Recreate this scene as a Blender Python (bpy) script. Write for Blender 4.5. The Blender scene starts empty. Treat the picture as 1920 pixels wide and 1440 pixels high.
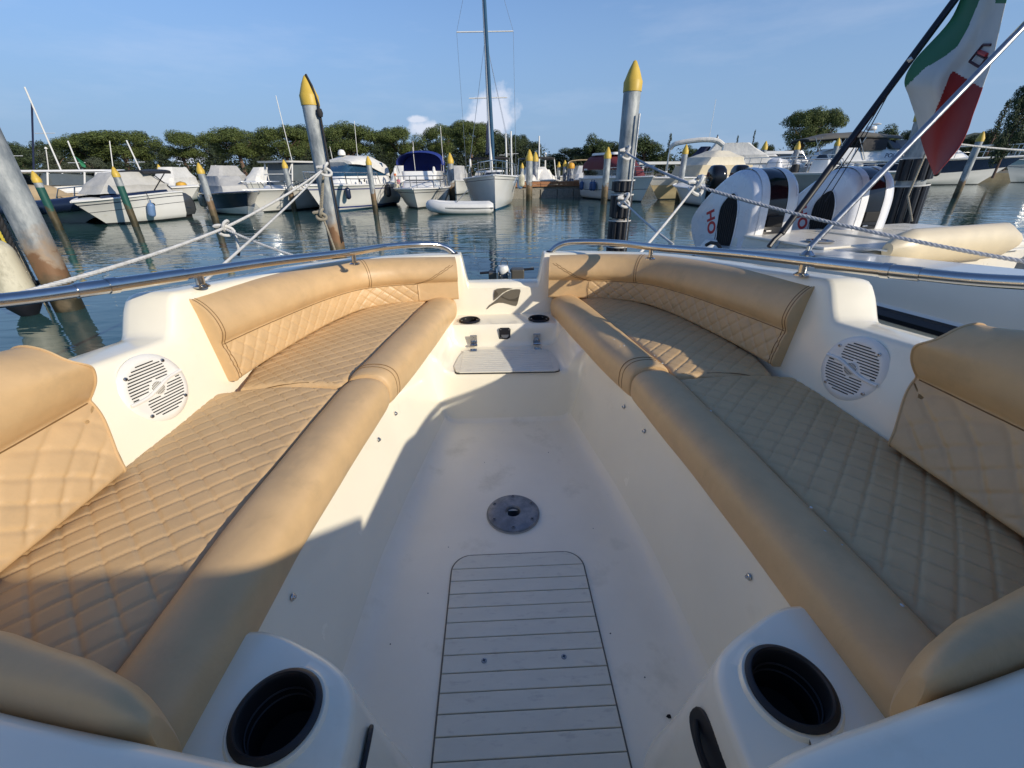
import bpy, bmesh, math, random
import numpy as np
from mathutils import Vector, Matrix, noise
random.seed(7)
S = bpy.context.scene
# ---------------------------------------------------------------- camera
F = 790.0; TP = .5038; P = math.atan(TP); RHO = math.radians(.6); H = 1.3
sp, cp = math.sin(P), math.cos(P); sr, cr = math.sin(RHO), math.cos(RHO)
RX = Vector((cr, -sp*sr, -cp*sr)); DN = Vector((-sr, -sp*cr, -cp*cr)); FW = Vector((0, cp, -sp))
cam_data = bpy.data.cameras.new('camera'); cam = bpy.data.objects.new('camera', cam_data)
S.collection.objects.link(cam); S.camera = cam
cam_data.sensor_width = 36; cam_data.lens = 36*F/1920; cam_data.clip_end = 3000; cam_data.clip_start = .02
M3 = Matrix((RX, -DN, -FW)).transposed()
cam.matrix_world = Matrix.Translation((0, 0, H)) @ M3.to_4x4()
def ray(x, y): return FW + RX*((x-960)/F) + DN*((y-720)/F)
def atz(x, y, z):
    d = ray(x, y); return Vector((0, 0, H)) + d*((z-H)/d.z)
def aty(x, y, Y):
    d = ray(x, y); return Vector((0, 0, H)) + d*(Y/d.y)
# ---------------------------------------------------------------- light
SUN_EL = math.radians(23); SUN_AZ = math.radians(127)   # azimuth from +Y clockwise (towards +X)
sund = Vector((math.sin(SUN_AZ)*math.cos(SUN_EL), math.cos(SUN_AZ)*math.cos(SUN_EL), math.sin(SUN_EL)))
sl = bpy.data.lights.new('sun', 'SUN'); sl.energy = 2.1; sl.angle = math.radians(.55); sl.color = (1, .90, .74)
so = bpy.data.objects.new('sun', sl); S.collection.objects.link(so)
so.rotation_euler = sund.to_track_quat('Z', 'Y').to_euler()
W = bpy.data.worlds.new('World'); S.world = W; W.use_nodes = True
nt = W.node_tree; nt.nodes.clear()
def wn(t, **k):
    n = nt.nodes.new(t)
    for a, b in k.items(): setattr(n, a, b)
    return n
out = wn('ShaderNodeOutputWorld'); bg = wn('ShaderNodeBackground'); sky = wn('ShaderNodeTexSky')
sky.sky_type = 'NISHITA'; sky.sun_disc = False; sky.sun_elevation = SUN_EL; sky.sun_rotation = SUN_AZ
sky.altitude = 0; sky.air_density = 1.0; sky.dust_density = .15; sky.ozone_density = 4.5
bg.inputs['Strength'].default_value = .112
# thin cirrus over the whole sky and one cumulus bank low behind the sailing yacht
tc = wn('ShaderNodeTexCoord')
mp = wn('ShaderNodeMapping'); mp.inputs['Scale'].default_value = (1.2, 1.2, 6)
nz = wn('ShaderNodeTexNoise'); nz.inputs['Scale'].default_value = 2.2; nz.inputs['Detail'].default_value = 9; nz.inputs['Roughness'].default_value = .62
nt.links.new(tc.outputs['Generated'], mp.inputs['Vector']); nt.links.new(mp.outputs[0], nz.inputs['Vector'])
r1 = wn('ShaderNodeMapRange'); r1.inputs[1].default_value = .5; r1.inputs[2].default_value = .85; r1.inputs[4].default_value = .16
nt.links.new(nz.outputs['Fac'], r1.inputs[0])
def blob(px, py, rad, ysc):
    d = ray(px, py).normalized()
    sub = wn('ShaderNodeVectorMath', operation='SUBTRACT'); sub.inputs[1].default_value = d
    nt.links.new(tc.outputs['Generated'], sub.inputs[0])
    ml = wn('ShaderNodeVectorMath', operation='MULTIPLY'); ml.inputs[1].default_value = (1/rad, 1/rad, 1/(rad*ysc))
    nt.links.new(sub.outputs[0], ml.inputs[0])
    ln = wn('ShaderNodeVectorMath', operation='LENGTH'); nt.links.new(ml.outputs[0], ln.inputs[0])
    nn = wn('ShaderNodeTexNoise'); nn.inputs['Scale'].default_value = 28; nn.inputs['Detail'].default_value = 8; nn.inputs['Roughness'].default_value = .6
    nt.links.new(tc.outputs['Generated'], nn.inputs['Vector'])
    a = wn('ShaderNodeMath', operation='MULTIPLY_ADD'); a.inputs[1].default_value = -2.0; nt.links.new(nn.outputs['Fac'], a.inputs[0]); nt.links.new(ln.outputs['Value'], a.inputs[2])
    mr = wn('ShaderNodeMapRange'); mr.inputs[1].default_value = .12; mr.inputs[2].default_value = -.5; mr.inputs[3].default_value = 0; mr.inputs[4].default_value = .62
    nt.links.new(a.outputs[0], mr.inputs[0]); return mr.outputs[0]
fac = r1.outputs[0]
for b in [(928, 215, .05, .8), (893, 228, .025, .7), (800, 243, .045, .3), (782, 224, .02, .3), (360,300,.03,.4)]:
    mx = wn('ShaderNodeMath', operation='MAXIMUM'); nt.links.new(fac, mx.inputs[0]); nt.links.new(blob(*b), mx.inputs[1]); fac = mx.outputs[0]
sepz = wn('ShaderNodeSeparateXYZ'); nt.links.new(tc.outputs['Generated'], sepz.inputs[0])
hz = wn('ShaderNodeMapRange', interpolation_type='SMOOTHSTEP'); hz.inputs[1].default_value = .5; hz.inputs[2].default_value = -.02; hz.inputs[4].default_value = .97; nt.links.new(sepz.outputs['Z'], hz.inputs[0])
hm = wn('ShaderNodeMix', data_type='RGBA'); hm.inputs['B'].default_value = (1.20, 1.84, 2.80, 1); nt.links.new(hz.outputs[0], hm.inputs['Factor']); 
tint = wn('ShaderNodeMix', data_type='RGBA', blend_type='MULTIPLY'); tint.inputs['Factor'].default_value = 1; tint.inputs['B'].default_value = (.585, .63, .72, 1)
nt.links.new(sky.outputs[0], tint.inputs['A']); nt.links.new(tint.outputs['Result'], hm.inputs['A'])
mix = wn('ShaderNodeMix', data_type='RGBA'); mix.inputs['B'].default_value = (4.2, 4.2, 4.6, 1)
nt.links.new(fac, mix.inputs['Factor']); nt.links.new(hm.outputs['Result'], mix.inputs['A'])
nt.links.new(mix.outputs['Result'], bg.inputs[0]); nt.links.new(bg.outputs[0], out.inputs[0])
S.view_settings.view_transform = 'Standard'; S.view_settings.look = 'None'; S.view_settings.gamma = 1
S.view_settings.use_curve_mapping = False; S.view_settings.exposure = 1.0
try:
    S.cycles.max_bounces = 10; S.cycles.diffuse_bounces = 8; S.cycles.glossy_bounces = 4; S.cycles.caustics_reflective = False; S.cycles.caustics_refractive = False
except Exception: pass
# ---------------------------------------------------------------- materials
MATS = {}
def mat(name, col, rough=.5, metal=0., var=.08, vscale=3., bump=0., bscale=60., coat=0., spec=.5, col2=None, c2scale=2., c2lo=.5, c2hi=.7, trans=0., bdist=.01, stretch=(1, 1, 1), wrinkle=0):
    if name in MATS: return MATS[name]
    m = bpy.data.materials.new(name); m.use_nodes = True; n = m.node_tree; n.nodes.clear()
    o = n.nodes.new('ShaderNodeOutputMaterial'); b = n.nodes.new('ShaderNodeBsdfPrincipled'); n.links.new(b.outputs[0], o.inputs[0])
    b.inputs['Roughness'].default_value = rough; b.inputs['Metallic'].default_value = metal
    b.inputs['Coat Weight'].default_value = coat; b.inputs['Specular IOR Level'].default_value = spec
    b.inputs['Transmission Weight'].default_value = trans
    t = n.nodes.new('ShaderNodeTexCoord'); mpn = n.nodes.new('ShaderNodeMapping'); mpn.inputs['Scale'].default_value = stretch
    n.links.new(t.outputs['Object'], mpn.inputs['Vector'])
    z = n.nodes.new('ShaderNodeTexNoise'); z.inputs['Scale'].default_value = vscale; z.inputs['Detail'].default_value = 6; z.inputs['Roughness'].default_value = .6
    n.links.new(mpn.outputs[0], z.inputs['Vector'])
    hs = n.nodes.new('ShaderNodeHueSaturation'); hs.inputs['Color'].default_value = (*col, 1)
    mr = n.nodes.new('ShaderNodeMapRange'); mr.inputs[1].default_value = .3; mr.inputs[2].default_value = .7; mr.inputs[3].default_value = 1-var; mr.inputs[4].default_value = 1+var
    n.links.new(z.outputs['Fac'], mr.inputs[0]); n.links.new(mr.outputs[0], hs.inputs['Value'])
    cout = hs.outputs[0]
    if col2:
        z2 = n.nodes.new('ShaderNodeTexNoise'); z2.inputs['Scale'].default_value = c2scale; z2.inputs['Detail'].default_value = 8; z2.inputs['Roughness'].default_value = .65
        n.links.new(mpn.outputs[0], z2.inputs['Vector'])
        m2 = n.nodes.new('ShaderNodeMapRange'); m2.inputs[1].default_value = c2lo; m2.inputs[2].default_value = c2hi; n.links.new(z2.outputs['Fac'], m2.inputs[0])
        mx = n.nodes.new('ShaderNodeMix'); mx.data_type = 'RGBA'; mx.inputs['B'].default_value = (*col2, 1)
        n.links.new(m2.outputs[0], mx.inputs['Factor']); n.links.new(cout, mx.inputs['A']); cout = mx.outputs['Result']
    n.links.new(cout, b.inputs['Base Color'])
    rr = n.nodes.new('ShaderNodeMapRange'); rr.inputs[1].default_value = .3; rr.inputs[2].default_value = .7; rr.inputs[3].default_value = max(0, rough-.06); rr.inputs[4].default_value = min(1, rough+.06)
    n.links.new(z.outputs['Fac'], rr.inputs[0]); n.links.new(rr.outputs[0], b.inputs['Roughness'])
    if bump > 0:
        z3 = n.nodes.new('ShaderNodeTexNoise'); z3.inputs['Scale'].default_value = bscale; z3.inputs['Detail'].default_value = 4
        n.links.new(mpn.outputs[0], z3.inputs['Vector'])
        bp = n.nodes.new('ShaderNodeBump'); bp.inputs['Strength'].default_value = bump; bp.inputs['Distance'].default_value = bdist
        n.links.new(z3.outputs['Fac'], bp.inputs['Height']); n.links.new(bp.outputs[0], b.inputs['Normal'])
        if wrinkle:
            for sc_, st_, d_ in ((9, wrinkle, .006), (38, wrinkle*.6, .0015)):
                z4 = n.nodes.new('ShaderNodeTexNoise'); z4.inputs['Scale'].default_value = sc_; z4.inputs['Detail'].default_value = 3; z4.inputs['Distortion'].default_value = 1.2
                n.links.new(mpn.outputs[0], z4.inputs['Vector']); b2 = n.nodes.new('ShaderNodeBump'); b2.inputs['Strength'].default_value = st_; b2.inputs['Distance'].default_value = d_
                n.links.new(z4.outputs['Fac'], b2.inputs['Height']); n.links.new(b.inputs['Normal'].links[0].from_socket, b2.inputs['Normal']); n.links.new(b2.outputs[0], b.inputs['Normal'])
    MATS[name] = m; return m
gel = mat('gelcoat_cream', (.88, .82, .66), .22, var=.025, vscale=5, coat=.3, col2=(.76, .70, .54), c2scale=7, c2lo=.6, c2hi=.85, bump=.02, bscale=9, bdist=.01)
gelfloor = mat('gelcoat_nonskid', (.90, .84, .70), .42, var=.05, bump=.35, bscale=230, bdist=.0012, col2=(.66, .61, .48), c2scale=6, c2lo=.56, c2hi=.8)
vinyl = mat('tan_vinyl', (.60, .405, .205), .47, var=.07, vscale=14, bump=.10, bscale=420, bdist=.0006, wrinkle=.35, col2=(.50, .345, .18), c2scale=9, c2lo=.56, c2hi=.75)
thread = mat('dark_thread', (.20, .11, .04), .7)
black = mat('black_plastic', (.008, .008, .011), .45, var=.1)
blackm = mat('black_matt', (.004, .004, .005), .8, var=.1)
steel = mat('stainless_steel', (.55, .54, .52), .17, 1., var=.04, vscale=20)
steeld = mat('dull_steel', (.42, .42, .42), .35, 1., var=.15, vscale=30)
gray_alu = mat('weathered_aluminium', (.20, .22, .25), .5, .5, var=.25, vscale=40, bump=.3, bscale=90, bdist=.001, col2=(.34, .35, .36), c2scale=25)
whitep = mat('white_plastic', (.78, .76, .70), .35, var=.03, vscale=12, col2=(.55, .52, .42), c2scale=30, c2lo=.66, c2hi=.85)
hatchm = mat('hatch_plastic', (.74, .71, .60), .5, var=.05, vscale=9, bump=.15, bscale=160, bdist=.0008, col2=(.56, .53, .46), c2scale=22, c2lo=.56, c2hi=.75, stretch=(1, 3, 1))
hull_w = mat('white_topsides', (.80, .79, .75), .18, var=.03, vscale=1.5, coat=.4, col2=(.66, .64, .56), c2scale=3, c2lo=.6, c2hi=.8)
hull_c = mat('cream_topsides', (.62, .50, .30), .25, var=.05)
hull_g = mat('grey_topsides', (.50, .52, .54), .25, var=.05)
deck_w = mat('white_deck', (.74, .73, .69), .4, var=.05, vscale=4)
navy = mat('navy_paint', (.012, .02, .05), .2, var=.1, coat=.3)
antif = mat('dark_antifouling', (.03, .035, .04), .6)
antib = mat('blue_antifouling', (.02, .09, .18), .6)
wetd = mat('drop_glint', (.62, .62, .58), .06)
canvw = mat('white_canvas', (.70, .68, .62), .8, var=.08, vscale=4, bump=.5, bscale=5, bdist=.05)
canvg = mat('grey_canvas', (.46, .45, .42), .85, var=.1, vscale=4, bump=.5, bscale=5, bdist=.05)
canvt = mat('tan_canvas', (.50, .37, .21), .85, var=.08, vscale=3, bump=.5, bscale=5, bdist=.04)
canvb = mat('blue_canvas', (.012, .03, .22), .7, var=.12, vscale=3, bump=.5, bscale=5, bdist=.05)
canvn = mat('navy_canvas', (.012, .02, .06), .75, var=.12, vscale=3, bump=.4, bscale=5, bdist=.05)
canvr = mat('maroon_canvas', (.13, .02, .025), .7, var=.1, vscale=3, bump=.4, bscale=5, bdist=.04)
canvk = mat('black_canvas', (.02, .02, .022), .7, var=.15, bump=.4, bscale=5, bdist=.04)
glassd = mat('dark_glass', (.015, .02, .025), .05, var=.1, coat=.5)
glassb = mat('blue_glass', (.02, .06, .11), .05, var=.1, coat=.5)
rubber = mat('black_rubber', (.012, .013, .018), .42, var=.15, vscale=6)
teak = mat('teak_deck', (.28, .18, .10), .7, var=.15, vscale=8)
wood_o = mat('orange_wood', (.30, .13, .05), .7, var=.2, vscale=6, stretch=(1, 8, 8))
conc = mat('wet_concrete', (.24, .22, .18), .8, var=.2, vscale=3, bump=.5, bscale=12, bdist=.05, col2=(.08, .08, .06), c2scale=3, c2lo=.5, c2hi=.75)
yellow = mat('yellow_paint', (.62, .42, .06), .5, var=.1, vscale=5, col2=(.50, .32, .06), c2scale=6, c2lo=.6, c2hi=.7)
ropew = mat('white_rope', (.62, .61, .58), .8, var=.12, vscale=40, col2=(.42, .41, .38), c2scale=20)
ropeb = mat('black_rope', (.02, .02, .022), .8)
ropet = mat('dirty_rope', (.28, .25, .19), .9, var=.2, vscale=20)
ropey = mat('yellow_rope', (.52, .42, .05), .8)
redp = mat('red_paint', (.50, .02, .03), .35)
silver = mat('silver_cowl', (.70, .71, .74), .28, .1, var=.03, coat=.5)
whitec = mat('white_cowl', (.80, .80, .80), .25, var=.02, coat=.5)
blackc = mat('black_cowl', (.008, .008, .010), .12, var=.05, coat=.25, spec=.35)
darkg = mat('dark_grey_cowl', (.05, .055, .06), .22, var=.1, coat=.5)
bluef = mat('blue_fender_vinyl', (.03, .08, .20), .5, var=.1)
bluelf = mat('light_blue_fender', (.14, .24, .42), .5, var=.1)
whitef = mat('dirty_white_fender', (.62, .58, .44), .5, var=.1, vscale=4, col2=(.16, .14, .08), c2scale=3.5, c2lo=.52, c2hi=.72, stretch=(1, 1, .6))
seatc = mat('cream_vinyl', (.66, .56, .38), .4, var=.05, vscale=6)
orange = mat('orange_vinyl', (.55, .14, .04), .5)
pink = mat('pink_vinyl', (.6, .15, .2), .5)
clearv = mat('clear_vinyl', (.10, .12, .13), .08, var=.1)

def shaft_mat(name, bands, base=(.20, .225, .24)):
    """weathered pile: colour bands by height above the water (object z), blurred with noise"""
    if name in MATS: return MATS[name]
    m = mat(name, base, .55, .15, var=.18, vscale=5, bump=.3, bscale=22, bdist=.01, col2=(.46, .48, .47), c2scale=7, c2lo=.42, c2hi=.62, stretch=(1, 1, .35))
    n = m.node_tree; b = [x for x in n.nodes if x.type == 'BSDF_PRINCIPLED'][0]
    src = b.inputs['Base Color'].links[0].from_socket
    t = n.nodes.new('ShaderNodeTexCoord'); sep = n.nodes.new('ShaderNodeSeparateXYZ'); n.links.new(t.outputs['Object'], sep.inputs[0])
    z = n.nodes.new('ShaderNodeTexNoise'); z.inputs['Scale'].default_value = 5; z.inputs['Detail'].default_value = 6; n.links.new(t.outputs['Object'], z.inputs[0])
    ad = n.nodes.new('ShaderNodeMath'); ad.operation = 'MULTIPLY_ADD'; ad.inputs[1].default_value = .9; n.links.new(z.outputs['Fac'], ad.inputs[0]); n.links.new(sep.outputs['Z'], ad.inputs[2])
    for lim, soft, c in bands:     # below lim -> colour c
        mr = n.nodes.new('ShaderNodeMapRange'); mr.inputs[1].default_value = lim+.45+soft; mr.inputs[2].default_value = lim+.45-soft
        n.links.new(ad.outputs[0] if soft > .02 else sep.outputs['Z'], mr.inputs[0])
        if soft <= .02: mr.inputs[1].default_value = lim+soft; mr.inputs[2].default_value = lim-soft
        mx = n.nodes.new('ShaderNodeMix'); mx.data_type = 'RGBA'; mx.inputs['B'].default_value = (*c, 1)
        n.links.new(mr.outputs[0], mx.inputs['Factor']); n.links.new(src, mx.inputs['A']); src = mx.outputs['Result']
    n.links.new(src, b.inputs['Base Color']); return m
pile_m = shaft_mat('galvanised_pile', [(.70, .10, (.34, .25, .17)), (.55, .03, (.22, .12, .06)), (.36, .06, (.12, .09, .05)), (.14, .05, (.03, .027, .013))])
pile_g = shaft_mat('green_sleeved_pile', [(1.05, .012, (.015, .09, .07)), (.55, .06, (.09, .07, .035)), (.16, .08, (.04, .035, .015))])
pile_s = shaft_mat('thin_pile', [(.75, .03, (.20, .13, .07)), (.5, .05, (.12, .09, .045)), (.2, .05, (.04, .035, .018))])
pile_b = shaft_mat('blue_pile', [(.3, .08, (.05, .05, .03))], base=(.045, .06, .11))

# ---------------------------------------------------------------- mesh helpers
C = S.collection
class MB:
    def __init__(s): s.v = []; s.f = []; s.m = []; s.mi = 0
    def add(s, vs, fs):
        o = len(s.v); s.v += [tuple(x) for x in vs]; s.f += [tuple(i+o for i in f) for f in fs]; s.m += [s.mi]*len(fs)
    def box(s, c, d, rz=0, ry=0, rx=0):
        R = Matrix.Rotation(rz, 3, 'Z') @ Matrix.Rotation(ry, 3, 'Y') @ Matrix.Rotation(rx, 3, 'X'); c = Vector(c)
        vs = [c + R @ Vector((sx*d[0]/2, sy*d[1]/2, sz*d[2]/2)) for sx in (-1, 1) for sy in (-1, 1) for sz in (-1, 1)]
        s.add(vs, [(0, 1, 3, 2), (4, 6, 7, 5), (0, 4, 5, 1), (2, 3, 7, 6), (0, 2, 6, 4), (1, 5, 7, 3)])
    def loft(s, rings, closed=True, cap=False, capend=None):
        n = len(rings[0]); fs = []
        for i in range(len(rings)-1):
            for j in range(n if closed else n-1):
                k = (j+1) % n; fs.append((i*n+j, i*n+k, (i+1)*n+k, (i+1)*n+j))
        if cap: fs.append(tuple(range(n-1, -1, -1))); fs.append(tuple((len(rings)-1)*n+j for j in range(n)))
        s.add([p for r in rings for p in r], fs)
    def tube(s, path, r, n=8, cap=True, closed=False):
        pts = [Vector(p) for p in path]; rings = []; up = None
        rr = r if hasattr(r, '__len__') else [r]*len(pts)
        for i, p in enumerate(pts):
            if closed: t = pts[(i+1) % len(pts)] - pts[i-1]
            else: t = pts[min(i+1, len(pts)-1)] - pts[max(i-1, 0)]
            t.normalize()
            if up is None: up = Vector((0, 0, 1)) if abs(t.z) < .9 else Vector((1, 0, 0))
            a = (up - t*up.dot(t)); 
            if a.length < 1e-5: a = t.orthogonal()
            a.normalize(); up = a; b = t.cross(a)
            rings.append([p + a*math.cos(q)*rr[i] + b*math.sin(q)*rr[i] for q in [2*math.pi*k/n for k in range(n)]])
        if closed: rings.append(rings[0]); cap = False
        s.loft(rings, True, cap)
    def lathe(s, prof, n=24, c=(0, 0, 0), cap=False):
        s.loft([[(c[0]+r*math.cos(2*math.pi*k/n), c[1]+r*math.sin(2*math.pi*k/n), c[2]+z) for k in range(n)] for r, z in prof], True, cap)
    def prism(s, poly, z0, z1):
        n = len(poly); s.add([(x, y, z0) for x, y in poly]+[(x, y, z1) for x, y in poly],
            [tuple(range(n-1, -1, -1)), tuple(range(n, 2*n))]+[(i, (i+1) % n, n+(i+1) % n, n+i) for i in range(n)])
    def xform(s, Mx): s.v = [tuple(Mx @ Vector(p)) for p in s.v]; return s
    def build(s, name, mats, parent=None, smooth=35, bevel=0, kind=None, label=None, sub=0):
        me = bpy.data.meshes.new(name); me.from_pydata(s.v, [], s.f)
        for m in (mats if isinstance(mats, (list, tuple)) else [mats]): me.materials.append(m)
        if any(s.m): me.polygons.foreach_set('material_index', s.m)
        bm = bmesh.new(); bm.from_mesh(me); bmesh.ops.remove_doubles(bm, verts=bm.verts, dist=1e-5); bmesh.ops.recalc_face_normals(bm, faces=bm.faces); bm.to_mesh(me); bm.free()
        if smooth:
            me.polygons.foreach_set('use_smooth', [True]*len(me.polygons)); me.set_sharp_from_angle(angle=math.radians(smooth))
        me.update()
        o = bpy.data.objects.new(name, me); C.objects.link(o)
        if parent: o.parent = parent
        if bevel:
            bv = o.modifiers.new('bevel', 'BEVEL'); bv.width = bevel; bv.segments = 2; bv.limit_method = 'ANGLE'; bv.angle_limit = math.radians(40); 
        if kind: o['kind'] = kind
        if label: o['label'] = label
        return o
def thing(name, label, cat, loc=(0, 0, 0), rz=0, group=None, tilt=None):
    o = bpy.data.objects.new(name, None); C.objects.link(o); o.location = loc; o.rotation_euler = (0, 0, rz); o.empty_display_size = .2
    if tilt: o.rotation_euler = (tilt[0], tilt[1], rz)
    o['label'] = label; o['category'] = cat
    if group: o['group'] = group
    return o
def tag(o, label, cat, group=None):
    o['label'] = label; o['category'] = cat
    if group: o['group'] = group
    return o
def struct(o): o['kind'] = 'structure'; return o
def copy_tree(o, parent=None):
    c = o.copy(); C.objects.link(c)
    if parent: c.parent = parent
    for ch in list(o.children): copy_tree(ch, c)
    return c
def lerp(a, b, t): return a+(b-a)*t
def interp(x, xs, ys): return float(np.interp(x, xs, ys))
def smooth01(t): t = max(0, min(1, t)); return t*t*(3-2*t)
def crom(pts, n):
    """Catmull-Rom resample of a list of tuples, about n per span"""
    P_ = [np.array(p, float) for p in pts]; P_ = [2*P_[0]-P_[1]]+P_+[2*P_[-1]-P_[-2]]; o = []
    for i in range(1, len(P_)-2):
        for k in range(n):
            t = k/n; a, b, c, d = P_[i-1:i+3]
            o.append(tuple(.5*((2*b)+(-a+c)*t+(2*a-5*b+4*c-d)*t*t+(-a+3*b-3*c+d)*t**3)))
    o.append(tuple(P_[-2])); return o
def resample(pts, step):
    P_ = np.array(pts, float); d = np.r_[0, np.cumsum(np.linalg.norm(np.diff(P_, axis=0), axis=1))]
    n = max(2, int(round(d[-1]/step))+1); q = np.linspace(0, d[-1], n)
    return np.stack([np.interp(q, d, P_[:, k]) for k in range(P_.shape[1])], 1), q
def catenary(a, b, sag, n=24):
    a, b = Vector(a), Vector(b); return [a.lerp(b, i/n) - Vector((0, 0, 4*sag*(i/n)*(1-i/n))) for i in range(n+1)]
def rope(mb, path, r, twist=None, nseg=None):
    """three-strand laid rope"""
    pts, q = resample([tuple(p) for p in path], max(r*.9, .006)); pitch = r*7
    T = np.gradient(pts, axis=0); T /= np.linalg.norm(T, axis=1)[:, None]
    up = np.array([0, 0, 1.]); A = np.cross(T, up); A /= np.maximum(1e-6, np.linalg.norm(A, axis=1))[:, None]; Bv = np.cross(T, A)
    for k in range(3):
        ph = 2*math.pi*(q/pitch + k/3)
        mb.tube([Vector(p) for p in pts + (A*np.cos(ph)[:, None]+Bv*np.sin(ph)[:, None])*r*.5], r*.58, 6)
# ================================================================ own boat
WATER_Z = 0
PSI = math.radians(2.2)
boat = thing('open_boat', 'cream open motorboat with tan quilted cushions round its bow cockpit, seen from inside', 'boat',
             (.003+math.sin(PSI)*1.03, 1.03-math.cos(PSI)*1.03, 0), PSI)
def mirror(pts): return [(-x, y, z) for x, y, z in pts]
def xb(v): return interp(v, *zip(*[(-.7, .84), (.3, .858), (.76, .862), (1.19, .862), (1.42, .835), (1.62, .79), (1.85, .725), (1.97, .64), (2.06, .50), (2.11, .36)]))
base_c = [(.84, -.7), (.855, 0), (.862, .4), (.862, .76), (.862, 1.0), (.86, 1.19), (.84, 1.42), (.80, 1.65), (.735, 1.86), (.63, 2.0), (.48, 2.08), (.33, 2.12), (.2, 2.125), (.1, 2.125), (0, 2.125)]
top_c = [(1.0, -.7), (1.0, 0), (.99, .4), (.975, .76), (.935, 1.0), (.905, 1.19), (.875, 1.43), (.835, 1.67), (.765, 1.90), (.655, 2.06), (.49, 2.14), (.33, 2.175), (.205, 2.19), (.1, 2.19), (0, 2.19)]
out_c = [(1.14, -.7), (1.14, 0), (1.13, .4), (1.115, .76), (1.08, 1.0), (1.045, 1.19), (1.0, 1.46), (.94, 1.73), (.85, 1.98), (.72, 2.16), (.53, 2.26), (.35, 2.31), (.21, 2.33), (.1, 2.34), (0, 2.34)]
bc = crom(base_c, 14); tcx = crom(top_c, 14); oc = crom(out_c, 14)
def dense_idx():
    return range(len(bc))
def topz(u, v):
    z = interp(v, [-.7, .1, .5, .80, 1.2, 1.5, 1.75, 1.95, 2.15, 2.4], [1.26, 1.23, 1.10, 1.03, 1.015, .985, .965, .95, .932, .925])  # aft end, out of view, is raised to keep sun off the aft bolsters
    n = smooth01((v-.70)/.08)*(1-smooth01((v-1.085)/.095))
    z = z - n*(z-interp(v, [.7, 1.1], [.935, .915]))
    if u < .24 and v > 2: 
        k = 1-smooth01((u-.178)/.036); z = z-k*(z-.795)
    return z
mb = MB()
# refine: insert interpolated stations where u in .17-.24
fine = []
for i in range(len(bc)-1):
    fine.append((bc[i], tcx[i], oc[i]))
    if bc[i][1] > 2.05 and .12 < tcx[i][0] < .3:
        for k in range(1, 5):
            f = k/5; fine.append(tuple((lerp(a[0], b_[0], f), lerp(a[1], b_[1], f)) for a, b_ in ((bc[i], bc[i+1]), (tcx[i], tcx[i+1]), (oc[i], oc[i+1]))))
fine.append((bc[-1], tcx[-1], oc[-1]))
rings = []
for (bu, bv_), (tu, tv), (ou, ov) in fine:
    z = topz(tu, tv); b = Vector((bu, bv_, 0)); t = Vector((tu, tv, 0)); o = Vector((ou, ov, 0))
    inn = b.lerp(t, min(1, max(0, (z-.66)/.36))); w = (o-t); wl = w.length; w.normalize()
    low = 1-smooth01((tu-.178)/.036) if tv > 2 else 0
    ow = wl - .03*low; r = .016
    def Pz(p, z_): return (p.x, p.y, z_)
    ring = [Pz(b-w*.004, .60), Pz(b-w*.002, .655), Pz(b, .67), Pz(b.lerp(inn, .45), lerp(.67, z, .45)), Pz(b.lerp(inn, .8), lerp(.67, z, .8)), Pz(inn, z-r*1.5), Pz(inn+w*.003, z-r*.8), Pz(inn+w*r*.6, z-r*.2), Pz(inn+w*r*1.4, z),
            Pz(inn+w*(ow*.5), z+.002), Pz(inn+w*(ow-.03), z-.001), Pz(inn+w*(ow-.012), z-.007), Pz(inn+w*ow, z-.024), Pz(inn+w*(ow+.012), z-.07),
            Pz(inn+w*(ow+.03), .66), Pz(inn+w*(ow+.055), .63), Pz(inn+w*(ow+.055), .59), Pz(inn+w*(ow+.015), .565), Pz(inn+w*(ow-.05), .3), Pz(inn+w*(ow-.14), -.12)]
    rings.append(ring)
full = rings + [mirror(r) for r in reversed(rings[:-1])]
mb.loft(full, closed=False)
mb.build('gunwale_moulding', gel, boat, smooth=50)
# inner well: floor, side walls, step, shelf
def hf(v): return interp(v, [-.7, .3, .5, .84, 1.1, 1.57, 1.9, 2.12], [.41, .405, .398, .385, .355, .283, .262, .25])
def ht(v): return interp(v, [-.7, .3, .6, .85, 1.18, 1.51, 1.98, 2.13], [.445, .445, .437, .422, .392, .33, .262, .24])
def zf(v):
    return .314 + (.537-.314)*smooth01((v-1.585)/.05) + (.64-.537)*smooth01((v-1.925)/.035)
CUPS = [(-.172, 2.018, .64), (.172, 2.018, .64)]
vs = list(np.arange(-.7, 1.54, .03)) + list(np.arange(1.54, 1.66, .006)) + list(np.arange(1.66, 1.9, .02)) + list(np.arange(1.9, 2.16, .006))
half = []
for v in vs:
    z0 = zf(v); a = hf(v); b = ht(v)+.022; zt = .655; fr = min(.06, (zt-z0)*.7)
    sec = [(a*k/14 - (fr*.9 if k == 14 else 0) * 1, v, z0) for k in range(0, 15)]
    sec = [((a-fr)*k/14, v, z0) for k in range(15)]
    for q in (25, 45, 65, 85):
        th = math.radians(q); sec.append((a-fr+fr*math.sin(th), v, z0+fr*(1-math.cos(th))))
    zz = z0+fr
    for k in range(1, 4): sec.append((lerp(a, b, k/3), v, lerp(zz, zt-.012, k/3) if zz < zt-.012 else zt))
    sec += [(b+.004, v, zt), (b+.02, v, zt+.004), (max(b+.03, xb(v)*.6), v, zt+.004), (xb(v)+.04, v, zt+.004)]
    half.append(sec)
fullr = [[(-x, y, z) for x, y, z in reversed(s[1:])] + s for s in half]
mb = MB(); n = len(fullr[0]); vsx = [p for r in fullr for p in r]; fs = []; mi = []
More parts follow.
